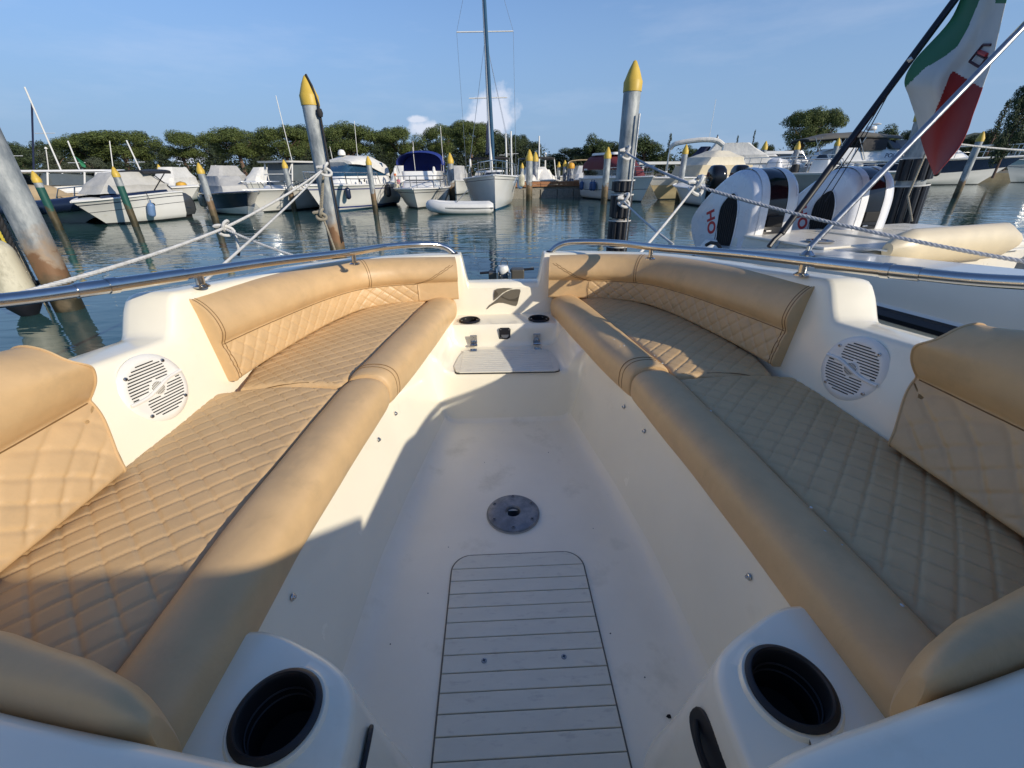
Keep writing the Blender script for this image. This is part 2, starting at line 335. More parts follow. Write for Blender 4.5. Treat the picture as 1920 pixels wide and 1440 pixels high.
for i in range(len(fullr)-1):
    for j in range(n-1):
        q = (i*n+j, i*n+j+1, (i+1)*n+j+1, (i+1)*n+j); cx = sum(vsx[k][0] for k in q)/4; cy = sum(vsx[k][1] for k in q)/4; cz = sum(vsx[k][2] for k in q)/4
        if any((cx-a)**2+(cy-b)**2 < .044**2 and abs(cz-c) < .02 for a, b, c in CUPS): continue
        if (cx+.004)**2+(cy-1.025)**2 < .015**2: continue
        fs.append(q); mi.append(1 if cz < .345 else 0)
mb.v = vsx; mb.f = fs; mb.m = mi
mb.build('cockpit_liner', [gel, gelfloor], boat, smooth=50)

# ---- quilted surfaces
def groove(a, b, sp=.043, w=.0026, dep=.0026, pil=.0013):
    """height offset of a diamond-quilted surface at arc coordinates a, b"""
    q1 = np.abs(((a+b)/1.41421/sp) % 1 - .5)*2; q2 = np.abs(((a-b)/1.41421/sp) % 1 - .5)*2   # 1 at the stitch line, 0 mid
    d1 = (1-q1)*sp/2; d2 = (1-q2)*sp/2
    return -dep*np.exp(-(d1/w)**2) - dep*np.exp(-(d2/w)**2) - pil*.5*((q1**4)+(q2**4))
def grid_obj(name, Pg, m, parent, smooth=60, flip=False, wrap=False, caps=False, kind=None):
    n, k = Pg.shape[:2]; me = bpy.data.meshes.new(name); idx = np.arange(n*k).reshape(n, k)
    a = idx[:-1, :-1].ravel(); b = idx[1:, :-1].ravel(); c = idx[1:, 1:].ravel(); d = idx[:-1, 1:].ravel()
    fc = np.stack([a, d, c, b] if flip else [a, b, c, d], 1)
    if wrap:
        e = np.stack([idx[:-1, -1], idx[1:, -1], idx[1:, 0], idx[:-1, 0]], 1); fc = np.r_[fc, e[:, ::-1] if flip else e]
    fl = fc.tolist()
    if caps: fl.append(idx[0, :].tolist()); fl.append(idx[-1, ::-1].tolist())
    me.from_pydata(Pg.reshape(-1, 3).tolist(), [], fl); me.materials.append(m)
    bm = bmesh.new(); bm.from_mesh(me); bmesh.ops.recalc_face_normals(bm, faces=bm.faces); bm.to_mesh(me); bm.free()
    me.polygons.foreach_set('use_smooth', [True]*len(me.polygons)); me.set_sharp_from_angle(angle=math.radians(smooth)); me.update()
    o = bpy.data.objects.new(name, me); C.objects.link(o); o.parent = parent
    if kind: o['kind'] = kind
    return o
def seam(path, parent, r=.0022, name='seam', m=None):
    mb = MB(); mb.tube(path, r, 5); return mb.build(name, m or thread, parent)
def nz3(p, s, a): return noise.noise(Vector(p)*s)*a
gapx = lambda v: interp(v, [-.1, .35, .56, .8, 1.1, 1.42, 1.75, 2.05, 2.12], [.56, .558, .556, .546, .527, .484, .435, .388, .375])
botx = lambda v: interp(v, [-.1, .35, .6, .85, 1.18, 1.51, 1.98, 2.12], [.445, .44, .433, .415, .383, .322, .254, .235])
for sgn in (-1, 1):
    # --- flat quilted seats
    for (v0, v1, zt, lab) in ((.13, 1.15, .728, 'aft'), (1.155, 2.075, .735, 'bow')):
        nv = int((v1-v0)/.0038); nu = 92; V = np.linspace(v0, v1, nv)
        U0 = np.array([gapx(v)-.008 for v in V]); U1 = np.array([min(xb(v)+.020, .92) for v in V])
        if lab == 'bow': U1 = np.maximum(U0+.01, np.array([interp(v, [1.155, 1.3, 1.6, 1.85, 1.95, 2.03, 2.075], [.815, .85, .815, .745, .69, .54, .43]) for v in V]))
        tt = np.linspace(0, 1, nu)
        U = U0[:, None]+(U1-U0)[:, None]*tt[None]; VV = np.repeat(V[:, None], nu, 1)
        if lab == 'bow': VV = VV - .02*np.exp(-((VV-v0)/.05)**2)*(tt[None]-.2)
        edge = np.minimum.reduce([(VV-V[0])/.02, (V[-1]-VV)/.02, (U-U0[:, None])/.018, (U1[:, None]-U)/.018]); edge = np.clip(edge, 0, 1)
        dome = .010*np.sin(np.pi*np.clip(tt, 0, 1))[None]
        Z = zt - .016*(1-np.sqrt(np.clip(1-(1-edge)**2, 0, 1))) + groove(U, VV)*np.clip(edge*1.2, 0, 1) + dome - .004
        wv = np.array([[noise.noise(Vector((u*5, v*5, 2.3*sgn))) for u in np.linspace(.5, .9, 12)] for v in np.linspace(v0, v1, 40)])
        wi = np.stack([np.interp(np.linspace(0, 11, nu), np.arange(12), r) for r in wv]); wi = np.stack([np.interp(np.linspace(0, 39, nv), np.arange(40), wi[:, j]) for j in range(nu)], 1)
        Z = Z + .006*wi
        G = np.stack([sgn*U, VV, Z], 2)
        # skirt down to the seat base
        lo = G.copy(); lo[..., 2] = .662
        G = np.concatenate([lo[:1], G, lo[-1:]], 0); l = G[:, :1].copy(); l[..., 2] = .662; r_ = G[:, -1:].copy(); r_[..., 2] = .662
        G = np.concatenate([l, G, r_], 1)
        so_ = grid_obj('seat_cushion', G, vinyl, boat)
        if lab == 'bow':
            seam([(sgn*U[3, j], VV[3, j]-.001, Z[3, j]-.002) for j in range(3, nu-3, 3)], so_, .0016)
    # --- smooth front bolsters
    for (v0, v1, zc, lab) in ((-.1, 1.186, .738, 'aft'), (1.192, 2.10, .748, 'bow')):
        V = np.r_[np.linspace(v0, v0+.05, 9)[:-1], np.linspace(v0+.05, v1-.05, 60), np.linspace(v1-.05, v1, 9)[1:]]
        rows = []; k = 44
        for v in V:
            a = botx(v)-.004; b = gapx(v)+.0; cx = (a+b)/2; hw = (b-a)/2; zb = .622; hh = (zc-zb)/2; cz = (zc+zb)/2
            e = min(1, (v-v0)/.05, (v1-v)/.05) if lab == 'bow' or v > .5 else 1
            sh = .72+.28*math.sqrt(max(0, 1-(1-max(0, e))**2)); 
            sh = .9+.1*math.sqrt(max(0, 1-(1-max(0, e))**2))
            sag = nz3((sgn*3, v*4, 1), 1, .004)
            row = []
            for q in range(k):
                th = 2*math.pi*q/k; c_, s_ = math.cos(th), math.sin(th); ex = 2/3.0
                x = hw*sh*math.copysign(abs(c_)**ex, c_); z = hh*sh*math.copysign(abs(s_)**ex, s_)
                if s_ > 0: z += -.006*(c_ < 0)*abs(c_) + .004*(1-abs(c_))
                row.append((sgn*(cx+x), v, cz+z+sag))
            rows.append(row)
        G = np.array(rows)
        bo = grid_obj('bolster_cushion', G, vinyl, boat, wrap=True, caps=True)
        if lab == 'bow':
            seam([G[9, q]*1 + np.array([0, 0, .0005]) for q in range(-2, 26)], bo, .0016)
            seam([G[7, q]*1 + np.array([0, 0, .0005]) for q in range(-2, 26)], bo, .0012)
# --- backrests: profile in (n outward, z), swept along the seat base line
prof_c = [(.06, .735), (.005, .735), (-.012, .742), (-.016, .765), (-.019, .80), (-.022, .838), (-.024, .848), (-.034, .860), (-.046, .880), (-.050, .905), (-.047, .930), (-.036, .953), (-.018, .970), (.006, .980), (.03, .982), (.05, .975), (.065, .955), (.07, .90), (.065, .80)]
def backrest(path, sgn, zshift, lean, round_end=0, quilt_sp=.043, qlim=None, name='backrest_cushion', ztab=None, scale=1.0):
    pr = np.array(crom(prof_c, 5)); 
    fp, q = resample(path, .0036)
    T = np.gradient(fp, axis=0); T /= np.linalg.norm(T, axis=1)[:, None]; N = np.stack([T[:, 1], -T[:, 0]], 1)  # outward for +side going forward
    # resample the quilted lower part finely
    pf, _ = resample(pr[5:30], .0036 if scale == 1 else .0026); pr2 = np.r_[pr[:5], pf, pr[30:]]
    rows = []
    for i in range(len(fp)):
        zs = zshift(q[i]); L = lean(q[i]); row = []
        for (nn, zz) in pr2:
            nn = nn*scale
            n_ = nn + (L*(zz-.735) if scale == 1 else .75*min(zz-.735, .11)+.1*max(0, zz-.845)); z = .728+(zz-.728)*zs if scale == 1 else .728+min(zz-.728, .118)*1.27+max(0, zz-.846)*1.22
            if .742 < zz < .845 and nn < 0 and (qlim is None or q[i] < qlim):
                g = float(groove(q[i], (zz-.735)*(1.1 if scale == 1 else 1.5), quilt_sp, w=.0034 if scale == 1 else .0050))*(1 if scale == 1 else 1.05*min(1, (q[-1]-q[i])/.035)); g *= min(1, (zz-.742)/.008, (.845-zz)/.008); 
                if qlim is not None: g *= min(1, (qlim-q[i])/.01)
                n_ -= g*1.0
                n_ -= .003*math.sin(math.pi*(zz-.742)/.103)
            row.append((sgn*(fp[i, 0]+N[i, 0]*n_), fp[i, 1]+N[i, 1]*n_, z))
        rows.append(row)
    G = np.array(rows)
    o = grid_obj(name, G, vinyl, boat, wrap=True, caps=True, smooth=45)
    return o, G, pr2
bpath = crom([(.847, 1.195), (.828, 1.35), (.795, 1.54), (.745, 1.75), (.665, 1.93), (.54, 2.015), (.39, 2.055), (.225, 2.085)], 10)
npath = [(.835, -.25), (.841, .2), (.844, .5), (.844, .755)]
for sgn in (-1, 1):
    Ltot = resample(bpath, .0036)[1][-1]
    o, G, pr = backrest(bpath, sgn, lambda s: interp(s, [0, Ltot*.35, Ltot*.7, Ltot], [1.06, .95, .84, .79]), lambda s: interp(s, [0, .3, Ltot], [.30, .22, .12]), qlim=Ltot-.19)
    k = len(pr); iseam = [j for j in range(k) if pr[j][0] < 0 and abs(pr[j][1]-.846) < .004][0]
    off = np.array([0, 0, 0])
    seam([G[i, iseam] for i in range(4, len(G)-55, 3)], o, .0014)
    for col in (3, 6): seam([G[col, j] for j in range(6, k-12, 2)], o, .0014)
    seam([G[1, j] for j in range(0, k-8, 2)], o, .0032, name='piping', m=vinyl)
    ii = int(len(G)*.66)
    for dd in (0, 3): seam([G[ii+dd, j] for j in range(iseam, k-8, 2)], o, .0013)
    # mitre stitching at the bow end
    for dd in (0, 4):
        seam([G[int(lerp(len(G)-55, len(G)-6, f))-dd, int(lerp(iseam, iseam+26, f))] for f in np.linspace(0, 1, 20)], o, .0013)
        
    seam([G[len(G)-55, j] for j in range(7, iseam, 1)], o, .0013)
    # near backrest beside the camera
    o, G, pr = backrest(npath, sgn, lambda s: 1.12, lambda s: interp(s, [0, 1.02], [.36, .40]), quilt_sp=.046, scale=1.05)
    # pull the upper part of the front end back so that the end is rounded like a rolled pad
    me = o.data
    for vtx in me.vertices:
        x, y, z = vtx.co; h = (z-.735)/.29
        endw = smooth01((y-.60)/.155)
        y2 = y + endw*(.065*smooth01(h*2.0) - .035*smooth01((h-.6)/.4)**2)
        vtx.co = (x - sgn*endw*.03*smooth01((h-.45)/.5), y2, z - .03*endw*smooth01((h-.7)/.3))
    iseam = [j for j in range(len(pr)) if pr[j][0] < 0 and abs(pr[j][1]-.846) < .004][0]; kk = len(pr)
    idx = lambda i, j: Vector(me.vertices[i*kk+j].co)
    seam([idx(i, iseam) for i in range(0, len(G)-2, 4)], o, .0015)
    seam([idx(len(G)-2, j) for j in range(1, kk-8)], o, .0028, name='piping', m=vinyl)
# --- aft bolsters beside the pods, leaning on the moulded partition
GELX = ([.15, .204, .302, .39, .485, .60, .75, 1.0], [.160, .169, .188, .206, .225, .25, .28, .31])
FRX = ([.340, .350, .368, .42, .495, .618, .75, 1.0], [.2, .222, .240, .268, .302, .340, .362, .37])
for sgn in (-1, 1):
    rows = []; k = 44
    for x in list(.386+.05*(1-np.cos(np.linspace(0, math.pi/2, 9))))+list(np.linspace(.445, .95, 40)):
        y0 = interp(x, *GELX)+.012; y1 = interp(x, *FRX); e = min(1, (x-.384)/.05); sh = .05+.95*math.sqrt(max(0, 1-(1-e)**2)); row = []
        for j in range(k):
            th = 2*math.pi*j/k; c_, s_ = math.cos(th), math.sin(th)
            y = (y0+y1)/2+(y1-y0)/2*(.3+.7*sh)*math.copysign(abs(c_)**.8, c_); z = .062*(.45+.55*sh)*math.copysign(abs(s_)**.8, s_)
            row.append((sgn*x, y, .787+z+.004*math.sin(x*20)))
        rows.append(row)
    grid_obj('aft_bolster_cushion', np.array(rows), vinyl, boat, wrap=True, caps=True)
# --- moulded partitions at the aft end of the seats and the cup-holder pods
NH = 64
for sgn in (-1, 1):
    mb = MB(); rings = []
    pc = crom([(.06, .05), (.12, .13), (.19, .162), (.25, .178), (.302, .188), (.39, .206), (.485, .225), (.60, .25), (.75, .28), (1.0, .31)], 6)
    for (x, y) in pc:
        y += .012; h = .842
        rings.append([(sgn*x, y+.002, .60), (sgn*x, y+.001, h-.03), (sgn*x, y-.002, h-.012), (sgn*x, y-.010, h-.003), (sgn*x, y-.022, h), (sgn*x, y-.14, h+.004), (sgn*x, y-.30, h-.02), (sgn*x, y-.32, .4)])
    mb.loft(rings, closed=False); mb.build('seat_partition', gel, boat, smooth=50)
    # pod
    cx, cy, zt = .336, .305, .68; Rr = .052
    outl = resample(crom([(.47, -.15), (.50, .1), (.49, .30), (.47, .412), (.43, .428), (.385, .420), (.335, .398), (.29, .375), (.256, .345), (.240, .30), (.236, .2), (.236, 0), (.236, -.15)], 8), .004)[0]
    ang = [(math.atan2(p[1]-cy, p[0]-cx)) for p in outl]; ou = np.unwrap(ang)
    rings = [[], [], [], [], [], [], [], []]
    A = np.linspace(ou[0], ou[-1], 90)
    for a in A:
        x = np.interp(a, ou, outl[:, 0]) if ou[-1] > ou[0] else np.interp(-a, -ou, outl[:, 0]); y = np.interp(a, ou, outl[:, 1]) if ou[-1] > ou[0] else np.interp(-a, -ou, outl[:, 1])
        c_, s_ = math.cos(a), math.sin(a); fl = max(0, -c_)*.055+max(0, s_)*.05
        dx, dy = x-cx, y-cy; L = math.hypot(dx, dy); ux, uy = dx/L, dy/L
        for k_, (px_, py_, pz_) in enumerate([(cx+c_*(Rr-.003), cy+s_*(Rr-.003), zt+.003), (cx+c_*(Rr+.006), cy+s_*(Rr+.006), zt+.003), (cx+c_*(Rr+.0095), cy+s_*(Rr+.0095), zt-.003), (x-ux*.014, y-uy*.014, zt-.004),
                                 (x-ux*.003, y-uy*.003, zt-.009), (x, y, zt-.022), (x+ux*fl*.4, y+uy*fl*.4, .45), (x+ux*fl*.75, y+uy*fl*.75, .312)]):
            rings[k_].append((sgn*px_, py_, pz_))
    mb = MB(); mb.loft(rings, closed=False)
    # close the aft sector of the top round the holder (behind the partition)
    A2 = np.linspace(A[-1], A[0]+(2*math.pi if A[-1] > A[0] else -2*math.pi), 20)
    mb.loft([[(sgn*(cx+math.cos(a)*(Rr-.003)), cy+math.sin(a)*(Rr-.003), zt+.003) for a in A2], [(sgn*(cx+math.cos(a)*(Rr+.008)), cy+math.sin(a)*(Rr+.008), zt+.002) for a in A2], [(sgn*(cx+math.cos(a)*.3), cy+math.sin(a)*.3, zt-.004) for a in A2]], closed=False)
    mb.build('cup_holder_pod', gel, boat, smooth=55)
def cup(c, r=.052):
    mb = MB(); mb.lathe([(r+.002, .001), (r+.003, .004), (r-.001, .0075), (r-.004, .0085), (r-.0065, .006), (r-.0075, 0), (r-.008, -.03), (r-.009, -.034), (r-.0105, -.05), (r-.012, -.075), (.004, -.08)], 56)
    o = mb.build('cup_holder', blackm, boat, smooth=40); o.location = c
    m2 = MB(); m2.lathe([(r+.002, .0015), (r+.003, .0045), (r-.001, .0085), (r-.004, .0095), (r-.0062, .0065)], 56); m2.build('rim', black, o)
    for zz in (-.02, -.035, -.055):
        m3 = MB(); m3.tube([((r-.0095)*math.cos(a), (r-.0095)*math.sin(a), zz) for a in np.linspace(0, 6.283, 41)[:-1]], .0012, 5, closed=True); m3.build('ring', black, o)
for sgn in (-1, 1):
    cup((sgn*.336, .305, .682)); cup((sgn*.172, 2.018, .641), .050)
# --- floor hatch of planks
def hw(v):   # half width with rounded front corners
    r = .055; t = v-(.862-r)
    return .182-(r-math.sqrt(max(0, r*r-t*t)) if t > 0 else 0)
hatch = MB(); oy = list(np.linspace(.05, .807, 12))+list(.862-.055+.055*np.sin(np.linspace(0, math.pi/2, 10)))
edge = [(hw(v)+.004, v+(.004 if v > .8 else 0)) for v in oy]
hatch.prism([(x, y) for x, y in edge]+[(-x, y) for x, y in reversed(edge)], .3140, .3175)
hobj = hatch.build('floor_hatch', mat('seam_grey', (.14, .135, .12), .8), boat, smooth=0)
pitch = .0388; top = .862; ns = 0
pl_ends = [.862, .8165]+[.8165-pitch*k for k in range(1, 20)]
for a, b in zip(pl_ends, pl_ends[1:]):
    v1, v0 = a-.0010, b+.0010
    vv = np.linspace(v0, v1, 10 if a > .8 else 3)
    ed = [(hw(min(v, .8618)), v) for v in vv]
    poly = [(x, y) for x, y in ed]+[(-x, y) for x, y in reversed(ed)]
    p_ = MB(); z1 = .3215+random.uniform(-.0002, .0002); n_ = len(poly); cxm = (v0+v1)/2
    inn = [(x*.992, cxm+(y-cxm)*.94) for x, y in poly]
    p_.add([(x, y, .3165) for x, y in poly]+[(x, y, z1-.001) for x, y in poly]+[(x, y, z1) for x, y in inn], [(i, (i+1) % n_, n_+(i+1) % n_, n_+i) for i in range(n_)]+[(n_+i, n_+(i+1) % n_, 2*n_+(i+1) % n_, 2*n_+i) for i in range(n_)]+[tuple(range(2*n_, 3*n_))])
    p_.build('plank', hatchm, hobj, smooth=0)
def screw(c, r, parent, nrm=(0, 0, 1), m=None, name='screw', cross=True):
    s_ = MB(); s_.lathe([(0, .0016), (r*.5, .0015), (r*.85, .001), (r, -.0008)], 20)
    if cross: 
        s_.mi = 1
        for a in (.5, .5+math.pi/2): s_.box((0, 0, .0015), (r*1.1, r*.24, .0008), a)
    o = s_.build(name, [m or steeld, blackm], parent); o.location = c; o.rotation_euler = Vector(nrm).to_track_quat('Z', 'Y').to_euler(); return o
for x in (-.09, .09): screw((x, .568, .3222), .0062, hobj)
# --- table base flange
fl = MB(); fl.lathe([(.022, -.06), (.022, .009), (.025, .0135), (.045, .0135), (.068, .012), (.080, .0085), (.083, .003), (.083, 0)], 64)
flo = fl.build('table_base_plate', gray_alu, boat, smooth=30); flo.location = (-.004, 1.025, .3145)
d_ = MB(); d_.lathe([(0.0, -.05), (.0225, -.05)], 24); d_.build('socket_bottom', blackm, flo)
gk = MB(); gk.lathe([(.083, 0), (.0855, .0005), (.0855, .0035), (.083, .004)], 64); gk.build('gasket', mat('grey_sealant', (.35, .34, .31), .7), flo)
for k in range(6):
    a = math.radians(28+60*k); screw((.069*math.cos(a), .069*math.sin(a), .0125), .0068, flo, m=gray_alu)
# --- step lid, hinges, latch, emblem
lid = MB(); lp = [(-.222, 1.632), (-.205, 1.622), (.205, 1.612), (.224, 1.622), (.232, 1.68), (.222, 1.79), (.205, 1.845), (.17, 1.872), (-.17, 1.878), (-.205, 1.85), (-.222, 1.79), (-.235, 1.69)]
lid.prism(lp, .5365, .5385); lo_ = lid.build('step_lid', blackm, boat, smooth=0)
lid = MB(); sc = [(x*.985, 1.745+(y-1.745)*.975) for x, y in lp]; lid.prism(sc, .5385, .5445); lid.build('lid_panel', hatchm, lo_, smooth=0, bevel=.0015)
for k in range(11):
    y = 1.642+k*.021; r_ = MB(); r_.prism([(-.20, y), (.20, y-.003), (.20, y+.0125-.003), (-.20, y+.0125)], .5445, .5458); r_.build('rib', hatchm, lo_, smooth=0, bevel=.0006)
for x in (-.152, .154):
    h = MB(); h.box((x, 1.863, .547), (.034, .026, .004)); h.build('hinge_leaf', steel, lo_, smooth=0, bevel=.0012); h = MB(); h.box((x, 1.921, .578), (.034, .004, .045)); h.build('hinge_leaf', steel, lo_, smooth=0, bevel=.0012)
    h = MB(); h.tube([(x-.017, 1.912, .552), (x+.017, 1.912, .552)], .0062, 10); h.build('hinge_pin', steel, lo_)
    for dx, dz in ((0, .590), (-.009, .571), (.009, .571)): screw((x+dx, 1.918, dz), .0035, lo_, (0, -1, .0), m=steeld)
lt = MB(); lt.prism([(-.028, -.026), (.012, -.028), (.026, -.02), (.028, .022), (.02, .03), (-.022, .03), (-.028, .022)], 0, .007)
lto = lt.build('latch', black, boat, smooth=0, bevel=.002); lto.location = (.0, 1.944, .597); lto.rotation_euler = (math.radians(88), 0, 0)
lt = MB(); lt.prism([(-.018, -.004), (.018, -.004), (.016, -.014), (.008, -.02), (-.008, -.02), (-.016, -.014)], .0065, .009); lt.build('latch_pull', steeld, lto, smooth=0)
for x, y in ((-.02, .022), (.02, .02), (-.02, -.02)): screw((x, y, .0075), .0028, lto)
# emblem on the bulkhead (plane through the inner wall, leaning forward)
em = bpy.data.objects.new('emblem', None); C.objects.link(em); em.parent = boat; em.location = (0, 2.1335, .724); em.rotation_euler = (math.radians(90-10), 0, 0)
def ek(x, y): return ((x-945)*.00293*.37*.9, -(y-728)*.00036)
def epx(x, y): return ((x-925)/1920*260*2.27/790, -(y-730)/1440*195*2.27/790/.82)
top_w = [(810, 650), (850, 636), (930, 630), (1000, 632), (1050, 640), (985, 652), (915, 682), (860, 720), (820, 748), (797, 760), (796, 700)]
bot_w = [(695, 850), (735, 810), (800, 775), (850, 742), (900, 705), (960, 672), (1030, 650), (1100, 645), (1145, 648), (1153, 665), (1130, 730), (1110, 800), (1092, 824), (1050, 818), (980, 800), (920, 787), (860, 785), (800, 800), (750, 822), (705, 852)]
silv = mat('bronze_badge', (.20, .17, .12), .35, .4, var=.1); silv2 = mat('bronze_badge_dark', (.11, .09, .06), .4, .4, var=.1)
for poly, m_, z_ in ((top_w, silv, .002), (bot_w, silv, .002)):
    e = MB(); pp = [epx(*p) for p in poly]; e.prism(pp, .0, z_); e.build('emblem_plate', m_, em, smooth=0)
for poly in ([(822, 655), (860, 690), (840, 715), (805, 735), (805, 690)], [(905, 712), (950, 735), (1010, 750), (1080, 745), (1135, 715), (1118, 775), (1060, 775), (990, 765), (935, 745), (890, 725)]):
    e = MB(); e.prism([epx(*p) for p in poly], .0022, .0032); e.build('emblem_shade', silv2, em, smooth=0)
# --- snap studs on the side walls
for v in (.553, 1.08, 1.233, 1.91):
    for sgn in (-1, 1):
        k = MB(); k.lathe([(0, .006), (.0035, .0058), (.0045, .003), (.0065, .002), (.0075, 0)], 16); o = k.build('snap_stud', steel, boat)
        zz = .58; t_ = (zz-.37)/(.643-.37); o.location = (sgn*(lerp(hf(v), ht(v)+.022, t_)-.002), v, zz); o.rotation_euler = (0, math.radians(-90*sgn), 0)
# --- handles on the pods
for sgn in (-1, 1):
    h = MB(); pl = [(.056*math.cos(a)*(1 if abs(math.cos(a)) > .2 else 1), .026*math.copysign(abs(math.sin(a))**.7, math.sin(a))) for a in np.linspace(0, 2*math.pi, 33)[:-1]]
    h.prism(pl, 0, .006); o = h.build('pod_handle', black, boat, smooth=0, bevel=.002); o.location = (sgn*.232, .268, .60)
    o.rotation_euler = Matrix(((0, 0, -sgn), (1, 0, 0), (0, -sgn, 0))).transposed().transposed().to_euler() if False else Matrix(((0, -sgn*.34, -sgn*.94), (1, 0, 0), (0, -.94, .34))).to_euler()
    g = MB(); g.tube([(x*.9, .0, .006+.012*math.sin(math.pi*(x+.045)/.09)) for x in np.linspace(-.045, .045, 12)], .0035, 8); g.build('grip', blackm, o)
# --- speakers
def speaker(sgn):
    c = Vector((sgn*.902, .972, .826)); nrm = Vector((-sgn*.93, -.20, .33)).normalized()
    # wall normal from base to top line at v=.97
    b = Vector((.862, .97, .66)); t = Vector((.94, .97, 1.02)); t2 = Vector((.905, 1.19, 1.02)); nn = (t-b).cross(t2-t); nn.normalize()
    if nn.x > 0: nn = -nn
    nrm = Vector((nn.x*sgn, nn.y, nn.z)); base = Vector((sgn*(.862+.078*(.826-.66)/.36+.000), .972, .826))
    R_ = .086; KS = R_/.073
    s_ = MB(); R_ = .073; s_.lathe([(R_, -.01), (R_+.001, .002), (R_-.003, .007), (R_-.010, .010), (R_-.014, .0105), (R_-.018, .0096), (.03, .0105), (0, .011)], 64)
    o = s_.build('speaker', whitep, boat, smooth=30)
    up = Vector((0, 0, 1)); zx = nrm; xx = up.cross(zx).normalized(); yy = zx.cross(xx)
    tw = math.radians(28*sgn*-1)
    o.matrix_local = Matrix.Translation(base) @ Matrix((xx, yy, zx)).transposed().to_4x4() @ Matrix.Rotation(math.radians(3*sgn), 4, 'Z') @ Matrix.Diagonal((KS, KS, 1, 1))
    G0 = bpy.data.objects.new('grille', None) if False else None
    # grille slots in two lobes
    g = MB()
    for i in range(-9, 10):
        y = i*.0060; L = math.sqrt(max(0, .0575**2-y*y)); run = None
        for xx in np.linspace(-L, L, 61):
            yb_ = .015*math.sin(xx/.057*1.35)*(-1 if sgn > 0 else 1); ok_ = abs(y-yb_) > .0075 and (xx*xx+y*y) > .0185**2 and (y > yb_ or y < yb_) and (xx < .035 if y > yb_ else xx > -.035) if sgn < 0 else abs(y-yb_) > .0075 and (xx*xx+y*y) > .0185**2 and (xx > -.035 if y > yb_ else xx < .035)
            if ok_ and run is None: run = xx
            if (not ok_ or xx == L) and run is not None:
                if xx-run > .006: g.box(((run+xx)/2, y, .0098), (xx-run, .0021, .0030))
                run = None
    g.build('grille_slots', blackm, o, smooth=0)
    g = MB(); g.lathe([(0, .0135), (.012, .013), (.0155, .0115)], 32); g.build('tweeter_cap', whitep, o)
    g = MB()
    for i in range(-4, 5):
        L = math.sqrt(max(0, .0132**2-(i*.003)**2)); g.box((i*.003, 0, .0132), (.0013, 2*L, .001))
    g.build('tweeter_slots', mat('grey_slot', (.18, .16, .12), .7), o, smooth=0)
    g = MB(); pts = crom([(-.066, -.012, .0105), (-.03, -.010, .0125), (0, 0, .0135), (.03, .010, .0125), (.066, .014, .0105)] if sgn < 0 else [(-.066, .012, .0105), (-.03, .010, .0125), (0, 0, .0135), (.03, -.010, .0125), (.066, -.014, .0105)], 6)
    g.tube(pts, .004, 8); g.build('speaker_bar', whitep, o)
    for a in (50, 140, 230, 320): screw((.062*math.cos(math.radians(a)), .062*math.sin(math.radians(a)), .0108), .0042, o)
for s_ in (-1, 1): speaker(s_)
# --- stainless bow rails
rail_c = [(.245, 2.225, .928), (.28, 2.222, .958), (.335, 2.205, .978), (.43, 2.15, .988), (.54, 2.03, .998), (.64, 1.80, 1.012), (.80, 1.50, 1.035), (.893, 1.262, 1.05), (.968, 1.045, 1.065), (1.045, .86, 1.08), (1.10, .6, 1.13), (1.14, .2, 1.24), (1.15, -.4, 1.30)]
for sgn in (-1, 1):
    pts = [(sgn*x, y, z) for x, y, z in crom(rail_c, 8)]
    r = MB(); r.tube(pts, .0145, 16); ro = r.build('bow_rail', steel, boat)
    q = resample([p for p in pts], .01)[0]
    def near(v): return min(range(len(q)), key=lambda i: abs(q[i][1]-v) + (0 if abs(q[i][0]) > .3 else 5))
    i0, i1 = near(1.22), near(.99); sl_ = MB(); sl_.tube([Vector(p) for p in q[min(i0, i1):max(i0, i1)+1]], .0172, 16); sl_.build('rail_sleeve', steel, ro)
    i2 = near(1.05); b_ = MB(); b_.tube([Vector(q[i2-1]), Vector(q[i2+1])], .0195, 16); b_.build('clamp_ring', steel, ro)
    for v in (1.26, 1.83):
        i = near(v); p = Vector(q[i]); s_ = MB(); zb_ = topz(abs(p.x), v); s_.tube([(p.x, p.y, p.z-.008), (p.x*1.002, p.y, zb_)], .012 if v < 1.5 else .0095, 14); s_.lathe([(.021, 0), (.021, .004), (.014, .008)], 20, (p.x, p.y, zb_)); s_.build('stanchion', steel, ro)
    e_ = MB(); e_.lathe([(.022, .0), (.022, .004), (.015, .008)], 20, (sgn*.245, 2.225, .928)); e_.build('rail_foot', black, ro)
# --- anchor windlass on the bow
wl = bpy.data.objects.new('anchor_windlass', None); C.objects.link(wl); wl.parent = boat; wl.location = (.02, 2.72, .64)
m_box = mat('bronze_grey_housing', (.10, .09, .07), .5, .3)
k = MB(); k.tube([(-.155, 0, .085), (.19, .01, .105)], .008, 8); k.build('bar', black, wl)
for x0, x1, h in ((-.10, -.035, .095), (.045, .125, .11)):
    k = MB(); k.box(((x0+x1)/2, 0, h/2), (x1-x0, .09, h)); k.build('housing', m_box, wl, smooth=0, bevel=.006)
for x in (-.045, .03):
    k = MB(); k.box((x, -.03, .05), (.012, .11, .11)); k.build('cheek_plate', steel, wl, smooth=0, bevel=.002)
k = MB(); k.lathe([(0, .03), (.03, .028), (.036, .01), (.036, -.01), (.03, -.02)], 20, (-.008, -.02, .105)); k.build('drum', whitep, wl)
k = MB(); k.tube([(.0+.022*math.cos(a), 0, .145+.026*math.sin(a)) for a in np.linspace(0, 6.283, 25)[:-1]], .0035, 6, closed=True); k.build('shackle', steeld, wl)
k = MB(); k.box((-.006, -.02, .055), (.055, .07, .06)); k.build('roller', darkg, wl, smooth=0, bevel=.01)
k = MB(); k.prism([(-.2, -.40), (.2, -.40), (.12, .1), (-.12, .1)], -.04, .0); k.build('foredeck_plate', gel, wl, smooth=0, bevel=.01)

